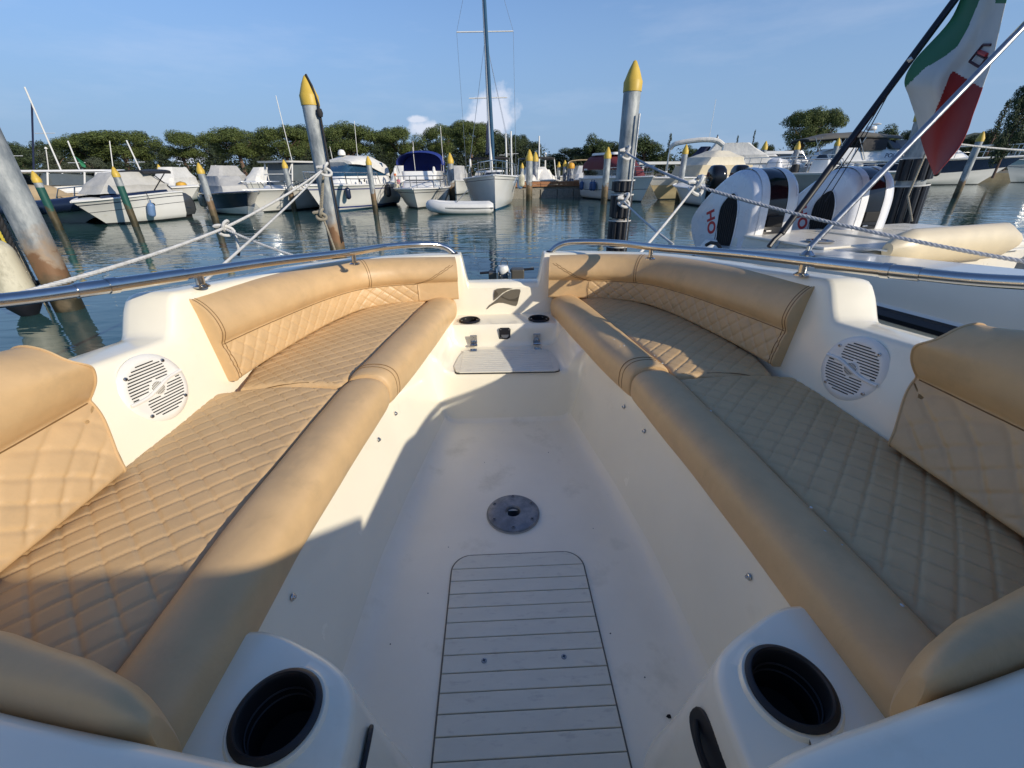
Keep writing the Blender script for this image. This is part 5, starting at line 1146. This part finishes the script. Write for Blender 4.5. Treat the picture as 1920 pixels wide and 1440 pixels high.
def make_round(k, m, tall=1., n=14000):
    cl = []
    for i in range(28):
        z = rng.uniform(1.6, 8.6); rmax = 2.6*math.sin(math.pi*min(.98, (z-1)/9.5))**.7; a = rng.uniform(0, 6.28); r = rmax*math.sqrt(rng.uniform(0, 1))
        cl.append((r*math.cos(a), r*math.sin(a), z, rng.uniform(.9, 1.5), rng.uniform(.9, 1.5), rng.uniform(.8, 1.3)))
    cr_ = crown_mesh('crown', cl, n, .13, m); t = MB(); t.tube([(0, 0, 0), (.05, 0, 3), (0, .1, 7)], [.3, .2, .06], 8)
    for i in range(5): a = 6.28*i/5; t.tube([(0, 0, 2+i*.8), (1.5*math.cos(a), 1.5*math.sin(a), 4+i*.9)], [.1, .03], 5)
    return cr_, t
def make_sparse(k):
    cl = [(rng.normal()*.9*(1-z/11), rng.normal()*.9*(1-z/11), z, .5, .5, .5) for z in np.linspace(2.5, 9.6, 16)]
    cr_ = crown_mesh('crown', cl, 1100, .14, leaf_dk); t = MB(); t.tube([(0, 0, 0), (0, 0, 10)], [.2, .03], 6)
    for z in np.linspace(2, 9, 18): a = rng.uniform(0, 6.28); L_ = 2.0*(1-z/11); t.tube([(0, 0, z), (L_*math.cos(a), L_*math.sin(a), z+L_*.7)], [.06, .02], 4)
    return cr_, t
under = mat('shaded_understory_foliage', (.022, .034, .013), .85, var=.35, vscale=1.2, col2=(.032, .045, .016), c2scale=.9)  # shade beneath the pine crowns is put into this leaf colour
protos = {}
for nme, f in (('pine0', lambda: make_pine(0)), ('pine1', lambda: make_pine(1)), ('pine2', lambda: make_pine(2)), ('dark0', lambda: make_round(0, leaf_dk)), ('dark1', lambda: make_round(1, leaf_dk)), ('olive', lambda: make_round(2, leaf_ol)), ('broad', lambda: make_round(3, leaf_br)), ('sparse', lambda: make_sparse(0))):
    cm, tb = f(); protos[nme] = [cm, tb, None]
def tree(kind, px, py_top, Y, wscale, label, cat='tree', group=None, name='pine_tree'):
    p_ = aty(px, py_top, Y); hgt = p_.z-.6; s = hgt/9.6; t = thing(name, label, cat, (p_.x, Y, .55), rng.uniform(0, 6.28), group); t.scale = (s*wscale, s*wscale, s)
    cm, tb, tm = protos[kind]; c = bpy.data.objects.new('crown', cm); C.objects.link(c); c.parent = t
    if tm is None: o = tb.build('trunk', bark, t); protos[kind][2] = o.data
    else: o = bpy.data.objects.new('trunk', tm); C.objects.link(o); o.parent = t
    return t
TG = 'umbrella pines along the far shore'
PN = [('pine0', 160, 252, 62, 1.5, 'broad umbrella pine behind the white hardtop at the left'), ('pine1', 215, 244, 60, 1.6, 'wide umbrella pine left of centre, above the green sleeved pile'), ('pine2', 330, 248, 62, 1.25, 'rounded umbrella pine above the sports boat bimini'), ('pine0', 436, 240, 58, 1.35, 'umbrella pine with forked pale trunk above the fishing boat'),
      ('pine1', 527, 236, 60, 1.3, 'umbrella pine just left of the tall left pile'), ('pine2', 645, 232, 60, 1.25, 'umbrella pine above the radar dome'), ('pine0', 748, 239, 62, 1.1, 'umbrella pine above the blue bimini'), ('pine1', 880, 226, 60, .95, 'tall umbrella pine left of the yacht mast'), ('pine2', 825, 236, 66, .8, 'narrow umbrella pine behind the left of the yacht mast')]
for i, (kd, x, y, Y, w, lab) in enumerate(PN): tree(kd, x, y, Y, w, lab, group=TG)
DK = [(70, 258), (105, 262), (30, 268), (145, 246), (185, 243), (258, 242), (285, 256), (385, 250), (480, 246), (560, 230), (582, 226), (608, 236), (700, 238), (722, 236), (790, 258), (810, 262), (905, 226), (925, 240), (948, 246), (965, 250), (985, 247), (1000, 262), (640, 228), (860, 224), (470, 240), (20, 262)]
locs = ['at the left edge', 'behind the white hardtop', 'at the far left', 'left of the wide pine', 'over the wide pine', 'right of the wide pine', 'between two pines', 'above the grey covered boat', 'between the antenna and the pile', 'left of the tall left pile', 'behind the tall left pile', 'right of the tall left pile', 'above the cabin cruiser canvas', 'right of the radar dome', 'right of the blue bimini', 'in the gap left of the yacht', 'close behind the yacht mast', 'touching the yacht mast', 'right of the yacht mast', 'above the white masts', 'above the dock piles', 'at the right end of the pine row', 'over the cabin cruiser', 'left of the yacht sail bag', 'above the fishing boat antenna', 'at the extreme left']
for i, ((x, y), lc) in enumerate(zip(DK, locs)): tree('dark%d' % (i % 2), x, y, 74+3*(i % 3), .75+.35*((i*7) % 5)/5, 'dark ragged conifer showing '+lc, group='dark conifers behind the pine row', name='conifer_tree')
BR = [('dark0', 1040, 284, 70, 1.8, 'low dark tree right of the dock piles'), ('dark1', 1072, 274, 68, 1.9, 'round dark tree above the brown awning'), ('dark0', 1102, 268, 66, 1.7, 'dark tree left of the maroon canopy'), ('broad', 1122, 248, 64, 1.1, 'airy broadleaf tree above the maroon covered boat'), ('dark1', 1150, 262, 66, 1.3, 'dark tree hidden behind the fender wrapped pile'), ('broad', 1213, 250, 62, 1.7, 'rounded green tree right of the fender wrapped pile'),
      ('broad', 1250, 276, 66, .7, 'low tree behind the shed roof'), ('broad', 1300, 270, 70, 1.0, 'low tree behind the padded arch'), ('dark0', 1415, 262, 64, .6, 'small dark conifer left of the grey pile'), ('dark1', 1443, 268, 66, .7, 'small dark shrubby tree right of the grey pile'), ('sparse', 1258, 252, 60, .7, 'thin bare tree right of the round green tree'), ('sparse', 1384, 256, 60, .5, 'thin bare treetop over the canvas tent'), ('sparse', 1416, 246, 66, .4, 'thin spike treetop over the small conifer'),
      ('dark0', 1505, 262, 70, 1.2, 'dark low tree under the big pine'), ('broad', 1672, 232, 70, 1.15, 'dense green tree above the big bimini'), ('dark1', 1710, 240, 74, .9, 'dark tree partly behind the flag pile'), ('dark0', 1640, 250, 72, 1.0, 'dark tree behind the bimini radar'),
      ('dark0', 1868, 236, 70, .8, 'dark conifer at the right behind the cruisers'), ('dark1', 1835, 250, 76, 1.2, 'low dark tree right of the flag'), ('sparse', 1893, 190, 66, .9, 'tall sparse tree near the right edge'), ('dark1', 1795, 256, 80, 1.4, 'wide dark tree behind the flag'), ('dark0', 1915, 245, 74, 1.0, 'dark tree at the right edge')]
for kd, x, y, Y, w, lab in BR: tree(kd, x, y, Y, w, lab, name='broadleaf_tree' if kd == 'broad' else ('bare_tree' if kd == 'sparse' else 'conifer_tree'))
tree('pine1', 1522, 203, 56, .85, 'big lone pine with two lobed crown above the white cruiser'); tree('pine0', 1556, 205, 57, .72, 'lone pine at the right of the two lobed pair')
tree('olive', 95, 282, 54, 1.6, 'grey green olive like tree behind the white hardtop', name='olive_tree'); tree('olive', 165, 292, 54, 1.5, 'grey green shrubby tree right of the lamp post', name='olive_tree'); tree('dark0', 5, 262, 40, 1.3, 'very dark tree cut by the left frame edge', name='conifer_tree'); tree('dark1', 1952, 132, 34, .42, 'dark pine branch hanging in at the right frame edge', name='conifer_tree')
# undergrowth belt behind the quay
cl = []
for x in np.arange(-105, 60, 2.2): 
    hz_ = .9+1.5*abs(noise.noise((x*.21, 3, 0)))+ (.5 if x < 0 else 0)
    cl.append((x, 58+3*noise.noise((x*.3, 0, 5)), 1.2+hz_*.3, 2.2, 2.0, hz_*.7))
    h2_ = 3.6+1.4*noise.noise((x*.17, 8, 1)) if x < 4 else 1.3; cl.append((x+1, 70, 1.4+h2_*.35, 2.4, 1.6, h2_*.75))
me = crown_mesh('undergrowth', cl, 60000, .15, under); o = bpy.data.objects.new('undergrowth', me); C.objects.link(o); o['kind'] = 'stuff'; o['label'] = 'dense shrubs coloured as if shaded, filling the shore under the pines'; o['category'] = 'undergrowth'
cl = [(x, 92+4*noise.noise((x*.2, 0, 9)), 1.5, 3.4, 2.5, 2.6+1.4*abs(noise.noise((x*.13, 1, 2)))) for x in np.arange(-60, 150, 3)]
me = crown_mesh('far_wood', cl, 45000, .24, leaf_dk); o = bpy.data.objects.new('far_wood', me); C.objects.link(o); o['kind'] = 'stuff'; o['label'] = 'far low wood closing the horizon behind the marina'; o['category'] = 'wood'

# ================================================================ neighbouring boat
TH = math.radians(-72); nd = Vector((math.cos(TH), math.sin(TH), 0)); nr = Vector((-math.sin(TH)*1, math.cos(TH), 0))   # nr: towards right/away
nb_ = thing('outboard_boat', 'white open boat moored alongside at the right with cream seats and twin large outboards', 'motorboat', (1.95, 4.0, 0), TH)
NBL = 8.0; NBW = 3.0
# local frame: x toward its bow (towards us), y: +y = port = right/away side ; near side is y = 0, far side y = +NBW
def nbring(x):
    z = interp(x, [-.5, 0, .6, 2, 5, 8], [.60, .64, .72, .80, .86, .9]); w0 = interp(x, [-.5, 0, 3, 6, 8], [.12, .02, -.08, .1, .9]); w1 = NBW-w0; b = .30
    return [(x, w0+.25, -.15), (x, w0+.06, .12), (x, w0+.05, .42), (x, w0+.0, .44), (x, w0+.0, .50), (x, w0+.03, .52), (x, w0, z-.04), (x, w0+.02, z), (x, w0+b, z+.01), (x, w0+b+.02, z-.02), (x, w0+b+.05, .35), (x, w1-b-.05, .35), (x, w1-b-.02, z-.02), (x, w1-b, z+.01), (x, w1-.02, z), (x, w1, z-.04), (x, w1-.03, .52), (x, w1-.0, .50), (x, w1, .44), (x, w1-.05, .42), (x, w1-.06, .12), (x, w1-.25, -.15)]
k = MB(); xs = [-.5, -.2, 0, .3, .6, 1, 1.5, 2, 3, 4, 5, 6, 7, 8]; R_ = [nbring(x) for x in xs]; k.loft(R_, closed=False); k.add(R_[0], [tuple(range(len(R_[0])))]); k.build('hull', mat('neighbour_gelcoat', (.72, .72, .68), .2, var=.02, coat=.3), nb_, smooth=40)
k = MB(); k.tube([(x, nbring(x)[3][1]-.012, .47) for x in xs], .04, 8); k.build('rub_rail', rubber, nb_)
nm = mat('neighbour_moulding', (.74, .70, .60), .3, var=.02)
k = MB(); k.box((.35, NBW/2, .64), (1.2, NBW-.55, .20)); k.build('aft_deck', nm, nb_, smooth=0, bevel=.03)
for y in (.6, 1.5, 2.3):
    k = MB(); k.box((.35, y, .745), (.8, .7, .02)); k.build('deck_hatch', nm, nb_, smooth=0, bevel=.008)
k = MB(); k.box((1.02, 1.2, .54), (.10, 1.9, .42)); k.build('coaming', nm, nb_, smooth=0, bevel=.03)
for z in (.66, .74): 
    k = MB(); k.box((1.0, NBW/2-.3, z+.04), (.25, NBW-1.3, .012)); k.build('moulded_line', whitep, nb_, smooth=0)
k = MB(); rr_ = []
for y in np.linspace(.36, 1.70, 14):
    f = (y-.36)/1.34; hh = .30*min(1, f*6+.35)*min(1, (1-f)*6+.6)
    rr_.append([(1.12+.09*math.cos(a)*min(1, f*8+.4), y, .785+hh*.44*math.sin(a)) for a in np.linspace(0, 6.283, 19)[:-1]])
k.loft(rr_, cap=True); k.build('seat_back', seatc, nb_, smooth=50)
k = MB(); k.loft([rrect(1.2, 1.75, .0, .0, 0, .1)]) if False else None
sb = MB(); sb.box((1.5, 1.05, .50), (.6, 1.3, .18)); sb.build('seat_cushion', seatc, nb_, smooth=0, bevel=.05)
k = MB(); k.box((3.2, 2.35, .62), (2.2, .5, .22)); k.build('side_seat', seatc, nb_, smooth=0, bevel=.05)
k = MB(); k.lathe([(.09, 0), (.1, .012), (.07, .015), (.06, .005)], 24, (.55, .45, .76)); k.build('deck_ring', steel, nb_)
cw_ = Matrix.Rotation(-TH, 3, 'Z') @ (aty(1338, 458, 3.95)-nb_.location)
for x, y in ((cw_.x, cw_.y),):
    k = MB(); k.tube([(x-.09, y, cw_.z-.02), (x-.04, y, cw_.z+.01), (x+.04, y, cw_.z+.01), (x+.09, y, cw_.z-.02)], .016, 6); k.build('cleat', black, nb_)
k = MB(); k.lathe([(0, .07), (.05, .065), (.09, .0)], 14, (-.30, .12, .62)); k.build('corner_cap', whitep, nb_)
# big outboards
def big_outboard(x, y, z):
    o = bpy.data.objects.new('outboard_motor', None); C.objects.link(o); o.parent = nb_; o.location = (x, y, z)
    # cowl: stations across (y), profile in x-z. front (towards the boat, +x) steep, rear sloping down
    def prof(f):    # side outline for a unit cowl, list of (x, z)
        P_ = [(.30, -.45), (.335, -.2), (.335, .0), (.32, .16), (.27, .30), (.17, .395), (.03, .43), (-.12, .39), (-.30, .27), (-.50, .10), (-.63, -.05), (-.66, -.16), (-.60, -.32), (-.50, -.45)]
        return [(a[0]*f[0]+f[1], a[1]*f[2]+f[3]) for a in P_]
    Ys = [(-.30, (.92, -.02, .90, -.02)), (-.285, (.96, -.01, .955, -.01)), (-.25, (.985, 0, .985, 0)), (-.20, (1, 0, 1, 0))]
    def ring(yv, f): pts = crom([(a, b) for a, b in prof(f)], 4); return [(a, yv, b) for a, b in pts]
    # silver sides
    for sg in (-1, 1):
        k = MB(); k.loft([ring(sg*a, f) for a, f in Ys], closed=True); base = ring(sg*Ys[0][0], Ys[0][1]); k.add(base, [tuple(range(len(base)))]); k.build('side_panel', silver, o, smooth=35)
        k = MB(); f1 = (1.012, 0, 1.02, .0); k.loft([ring(sg*-.215, f1), ring(sg*-.165, (1.03, 0, 1.04, 0)), ring(sg*-.125, (1.03, 0, 1.04, 0)), ring(sg*-.115, f1)], closed=True); k.build('white_band', whitec, o, smooth=35)
        v_ = MB(); vo = [(.02, -.44), (-.17, -.44), (-.235, -.1), (-.225, .06), (-.13, .17), (-.055, .20), (.0, .15), (.045, .04), (.06, -.12), (.055, -.3)]
        vo = [(a+.08, b) for a, b in vo]
        v_.add([(a, sg*.3005, b) for a, b in vo]+[(a, sg*.309, b) for a, b in vo], [tuple(range(len(vo))), tuple(range(len(vo), 2*len(vo)))]+[(i, (i+1) % len(vo), len(vo)+(i+1) % len(vo), len(vo)+i) for i in range(len(vo))]); vi = v_.build('air_intake', blackm, o, smooth=0)
        for q in range(9):
            b_ = MB(); xx = -.14+.03*q; b_.box((xx, sg*.311, -.16), (.008, .004, .5 if 1 < q < 7 else .3)); b_.build('mesh_bar', black, vi, smooth=0)
        fr = MB(); vo2 = crom([(a, sg*.306, b) for a, b in [(.10, -.46)]+[vo[i] for i in (9, 8, 7, 6, 5, 4, 3, 2, 1)]], 3); fr.tube(vo2, .008, 5); fr.build('intake_trim', silver, o)
    k = MB(); k.loft([ring(-.12, (1, 0, 1.01, 0)), ring(0, (1.015, 0, 1.03, 0)), ring(.12, (1, 0, 1.01, 0))], closed=True); k.build('centre_cowl', blackc, o, smooth=40)
    k = MB(); k.box((.345, 0, -.07), (.02, .21, .11)); k.build('front_latch', blackm, o, smooth=0, bevel=.01)
    k = MB(); k.box((.352, -.06, -.165), (.01, .07, .02)); k.build('chrome_tab', steel, o, smooth=0, bevel=.003)
    k = MB(); k.box((.342, -.01, -.345), (.006, .14, .032)); st_ = k.build('warning_sticker', mat('yellow_sticker', (.75, .52, .06), .4), o, smooth=0)
    k = MB(); k.box((.346, -.01, -.345), (.001, .07, .022)); k.build('sticker_field', whitep, st_, smooth=0)
    lt = text('HO', .175, o, (-.275, -.297, -.125), (math.radians(90), math.radians(68), 0), redp, 'lettering', depth=.006, squash=1.0, bold=.006)
    k = MB(); k.loft([rrect(-.5, .2, .2, .2, -.5, .1), rrect(-.35, .15, .14, .14, -1.2, .08)], cap=True); k.build('leg', silver, o, smooth=40)
    k = MB(); k.box((.38, 0, -.52), (.3, .32, .4)); k.build('bracket', silver, o, smooth=0, bevel=.03)
    k = MB(); k.tube([(-.665, 0, -.1), (-.63, 0, -.3), (-.55, 0, -.5)], .06, 8); k.build('rear_trim', black, o)
    return o
OB_STEER = math.radians(-3)
for (px_, py_, Y_) in ((1410, 397, 4.45), (1584, 390, 4.72)):
    P_ = aty(px_, py_, Y_); lp_ = Matrix.Rotation(-TH, 3, 'Z') @ (P_-nb_.location); o = big_outboard(lp_.x, lp_.y, lp_.z); o.scale = (.87, .87, .87); o.rotation_euler = (0, 0, OB_STEER)
# black strut, tube, flag
def strut(pa, Ya, pb, Yb, r, m, name, ext=0):
    a = aty(pa[0], pa[1], Ya); b = aty(pb[0], pb[1], Yb); b = b+(b-a)*ext; t = bpy.data.objects.new(name, None)
    k = MB(); inv = nb_matrix.inverted(); k.tube([inv @ a, inv @ b], r, 12); return k.build(name, m, nb_), a, b
nb_matrix = Matrix.Translation(nb_.location) @ Matrix.Rotation(TH, 4, 'Z'); inv = nb_matrix.inverted()
so1, a1, b1 = strut((1465, 438), 3.75, (1790, 0), 4.15, .027, black, 'bimini_strap', .12)
so2, a2, b2 = strut((1518, 464), 3.2, (1920, 48), 3.35, .021, steeld, 'bimini_pole', .15)
k = MB(); k.tube([inv @ a1, inv @ (a1+Vector((-.06, -.02, -.05))), inv @ (a1+Vector((-.10, -.04, -.10)))], .02, 8); k.build('strap_end', black, so1)
k = MB(); k.tube([inv @ (a1+Vector((.0, -.01, -.06))), inv @ (a1+Vector((-.03, -.02, -.12))), inv @ (a1+Vector((-.05, -.03, -.20)))], .007, 6); k.build('snap_hook', steel, so1)
k = MB(); k.lathe([(.05, -.02), (.05, .0), (.02, .03), (.018, .06)], 16, tuple(inv @ (a2-Vector((0, 0, .05))))); k.build('pole_foot', steel, so2)
for off in (.02, .06):
    p0 = a1.lerp(b1, .62); k = MB(); k.tube([inv @ p0, inv @ (a1.lerp(b1, .42)+Vector((off, 0, -.10))), inv @ (a1.lerp(b1, .22)+Vector((off*1.5, .0, -.16)))], .004, 5); k.build('cord', ropeb, so1)
# Italian tricolour with the merchant marine badge, draped
fl_ = thing('flag', 'green white and red flag with a crest hanging folded from the black strut', 'flag', (0, 0, 0))
FY = 4.0
# columns: hoist line (left edge px), fold, right edge. rows run top -> tip
edgeL = [(1812, -30), (1780, 40), (1718, 110), (1697, 150), (1705, 180), (1718, 220), (1726, 255), (1735, 285), (1745, 310), (1752, 327)]
edgeR = [(1895, -30), (1878, 40), (1862, 110), (1848, 150), (1836, 185), (1825, 215), (1815, 245), (1800, 275), (1780, 300), (1755, 328)]
NX, NY = 90, 170; L_ = resample(crom(edgeL, 6), 1)[0]; R2 = resample(crom(edgeR, 6), 1)[0]
Lq = np.stack([np.interp(np.linspace(0, len(L_)-1, NY), np.arange(len(L_)), L_[:, k]) for k in (0, 1)], 1); Rq = np.stack([np.interp(np.linspace(0, len(R2)-1, NY), np.arange(len(R2)), R2[:, k]) for k in (0, 1)], 1)
Vf = []; 
for j in range(NY):
    for i in range(NX):
        f = i/(NX-1); px_ = lerp(Lq[j][0], Rq[j][0], f); py_ = lerp(Lq[j][1], Rq[j][1], f)
        dep = FY+.40-.95*f+.07*math.sin(f*9+j*.018)+.05*math.sin(f*4-j*.028)+.02*noise.noise((f*4, j*.035, 0)); Vf.append(tuple(aty(px_, py_, dep)))
fcs = []; fm = []
def flag_col(px_, py_):
    # colour regions measured on the folded cloth
    # green region: right of hoist, above line from (1697,160) via (1770,95),(1800,80),(1838,0)
    g = py_ < np.interp(px_, [1690, 1700, 1735, 1770, 1795, 1803, 1815, 1838, 1850], [165, 162, 128, 108, 88, 75, 55, 0, -60])
    if g: return 0
    if px_ > 1868 and py_ < 6: return 0
    rl = np.interp(py_, [130, 140, 215, 245, 262, 330], [1790, 1780, 1752, 1736, 1734, 1745])   # red starts right of this
    if py_ > 130 and px_ > rl and py_ > 130+(px_-1780)*.55: return 2
    if py_ > 246: return 2
    return 1
for j in range(NY-1):
    for i in range(NX-1):
        f = (i+.5)/(NX-1); px_ = lerp((Lq[j][0]+Lq[j+1][0])/2, (Rq[j][0]+Rq[j+1][0])/2, f); py_ = lerp((Lq[j][1]+Lq[j+1][1])/2, (Rq[j][1]+Rq[j+1][1])/2, f)
        fcs.append((j*NX+i, j*NX+i+1, (j+1)*NX+i+1, (j+1)*NX+i)); fm.append(flag_col(px_, py_))
k = MB(); k.v = Vf; k.f = fcs; k.m = fm
fcl = k.build('cloth', [mat('flag_green', (.03, .16, .07), .8, bump=.3, bscale=300, bdist=.001), mat('flag_white', (.62, .62, .60), .8, bump=.3, bscale=300, bdist=.001), mat('flag_red', (.27, .02, .02), .75, bump=.3, bscale=300, bdist=.001)], fl_, smooth=60)
sd_ = fcl.modifiers.new('thickness', 'SOLIDIFY'); sd_.thickness = .004
# crest outline bars on the white band
cr0 = [(1836, 104), (1846, 84), (1862, 92), (1855, 124)]
def fp(px_, py_, d=-.02):
    best = min(range(len(Vf)), key=lambda q: 0) if False else None
    row = int(np.clip(np.interp(py_, Lq[:, 1]*.5+Rq[:, 1]*.5, np.arange(NY)), 0, NY-1)); f = (px_-Lq[row][0])/max(1, Rq[row][0]-Lq[row][0]); dep = FY+.40-.95*f+.07*math.sin(f*9+row*.018)+.05*math.sin(f*4-row*.028); return aty(px_, py_, dep+d)
crest = [[(1818, 115), (1843, 84), (1858, 84)], [(1818, 115), (1837, 126), (1850, 108)], [(1831, 100), (1846, 108)]]
for q, pl in enumerate(crest): k = MB(); k.tube([fp(*p) for p in pl], .008, 5); k.build('crest_line', mat('crest_dark', (.06, .02, .03), .7), fl_)
k = MB(); k.tube([fp(1836, 97), fp(1850, 103)], .012, 5); k.build('crest_bar', redp, fl_)
k = MB(); k.lathe([(0, -.02), (.02, 0), (0, .02)], 8); o = k.build('toggle', ropew, fl_); o.location = aty(1706, 112, 3.85)

# ================================================================ ropes
def rope_thing(label, segs, r, m=ropew, cat='rope', name='mooring_rope'):
    t = thing(name, label, cat, tuple(segs[0][0]))
    for sgm in segs:
        k = MB(); o0 = Vector(segs[0][0]); rope(k, [Vector(p)-o0 for p in sgm], r); k.build('strand', m, t, smooth=60)
    return t
def knot(t, p, r, m=ropew, s=1.):
    k = MB(); p = Vector(p)-t.location
    k.tube([p+Vector((s*.05*math.sin(2*a)+.02*math.cos(3*a), .03*math.cos(a*3), s*.05*math.cos(a)+.02*math.sin(3*a))) for a in np.linspace(0, 6.283, 33)[:-1]], r, 7, closed=True); k.build('knot', m, t)
pil2 = aty(607, 317, 6.0)
kn1 = aty(420, 428, 3.6); e1 = aty(20, 556, 1.75)
rt = rope_thing('white three strand rope from the left gunwale to the tall left pile, knotted midway', [catenary(e1, kn1, .02), catenary(kn1, pil2, .03)], .012)
knot(rt, kn1, .012, s=.8); k = MB(); rope(k, [p-rt.location for p in crom([tuple(kn1), tuple(aty(440, 440, 3.6)), tuple(aty(446, 462, 3.6)), tuple(aty(448, 472, 3.6))], 6) for p in [Vector(p)]], .011); k.build('tail', ropew, rt)
k = MB(); k.tube([aty(448, 470, 3.6)-rt.location, aty(447, 479, 3.6)-rt.location], .012, 8); k.build('whipping', ropeb, rt)
rope_thing('laid rope running from the knot down behind the left rail', [catenary(kn1, aty(630, 500, 3.2), .03)], .0105)
rope_thing('thin straight white line from the tall left pile down to the rail', [catenary(pil2, aty(378, 532, 2.3), .02)], .009)
t = rope_thing('dirty ropes hanging beside the tall left pile', [catenary(pil2, aty(603, 400, 6.0), .0), catenary(aty(603, 400, 6.0), aty(632, 480, 5.8), .0), catenary(pil2, aty(598, 420, 6.0), 0)], .014, ropet)
knot(t, aty(600, 402, 5.95), .02, ropet); knot(t, aty(608, 318, 5.9), .018, ropew, 1.1)
pil3 = aty(1172, 285, 6.35); kn2 = aty(1304, 348, 3.6); e3 = aty(1990, 502, 2.5)
rt = rope_thing('thick laid rope crossing in front of the outboards to the pile on the left', [catenary(e3, kn2, .04), catenary(kn2, pil3, .02)], .012, mat('grey_rope', (.40, .41, .44), .8, var=.12, vscale=40))
knot(rt, kn2, .015, s=1.0); knot(rt, aty(1172, 287, 6.3), .018, s=1.2)
rope_thing('line from the knot beside the outboards down to the right rail', [catenary(kn2, aty(1200, 475, 2.6), .01)], .009)
rope_thing('line from the fender wrapped pile down to the neighbouring boat', [catenary(aty(1168, 376, 6.3), aty(1262, 458, 4.2), .02)], .012)
kt = rope_thing('short grey line knotted round the fender wrapped pile', [catenary(aty(1158, 372, 6.3), aty(1180, 380, 6.3), .02)], .016); knot(kt, aty(1169, 376, 6.25), .02, s=1.4)
rope_thing('pale line crossing behind the flag to the right edge', [catenary(aty(1740, 262, 6.0), aty(1960, 284, 6.5), .02)], .012)
rope_thing('dirty brown line hanging beside the flag pile', [catenary(aty(1738, 282, 5.8), aty(1702, 368, 5.6), .01), catenary(aty(1702, 368, 5.6), aty(1710, 415, 5.4), .0)], .012, ropet)
# fenders and lines at the left edge
fa = atz(57, 590, 0)+Vector((-.02, 0, .40)); fender(fa, .74, .15, whitef, 'big stained white fender hanging at the water beside the rusty pile, left edge', (-.1, .1, 2.0), rot=(0, math.radians(-3), 0), group=None, neck=rubber)
rope_thing('yellow line at the left edge over the white fender', [catenary(aty(-10, 420, 4.5), aty(35, 505, 4.4), .01), catenary(aty(35, 505, 4.4), aty(66, 592, 4.4), .01)], .014, ropey)
rope_thing('black line left of the rusty pile', [catenary(aty(-8, 395, 4.6), aty(48, 520, 4.6), .0), catenary(aty(48, 520, 4.6), aty(72, 530, 4.6), .02)], .026, ropeb)
rope_thing('old brown rope hanging along the rusty pile', [catenary(aty(5, 410, 4.7), aty(52, 505, 4.7), .0), catenary(aty(52, 505, 4.7), aty(92, 580, 4.7), .01)], .02, ropet)

# ================================================================ unseen console behind the camera, added and widened to shade the left seat
hc = bpy.data.objects.new('shade_console', None); C.objects.link(hc); hc.parent = boat; hc.location = (.42, -.73, .32)
k = MB(); k.loft([rrect(-.7, .5, .26, .26, 0, .08), rrect(-.48, .48, .24, .24, .70, .08), rrect(-.48, .48, .24, .20, .86, .08)], cap=True); k.build('console_body', gel, hc, smooth=40)
k = MB(); k.loft([rrect(-.62, .76, .20, .20, .84, .06), rrect(-.56, .93, .17, .17, 1.12, .05)], cap=True); k.build('windscreen', mat('shade_screen', (.03, .03, .035), .1), hc, smooth=40)  # opaque screen out of view, stretched sideways to shape the shadow edge
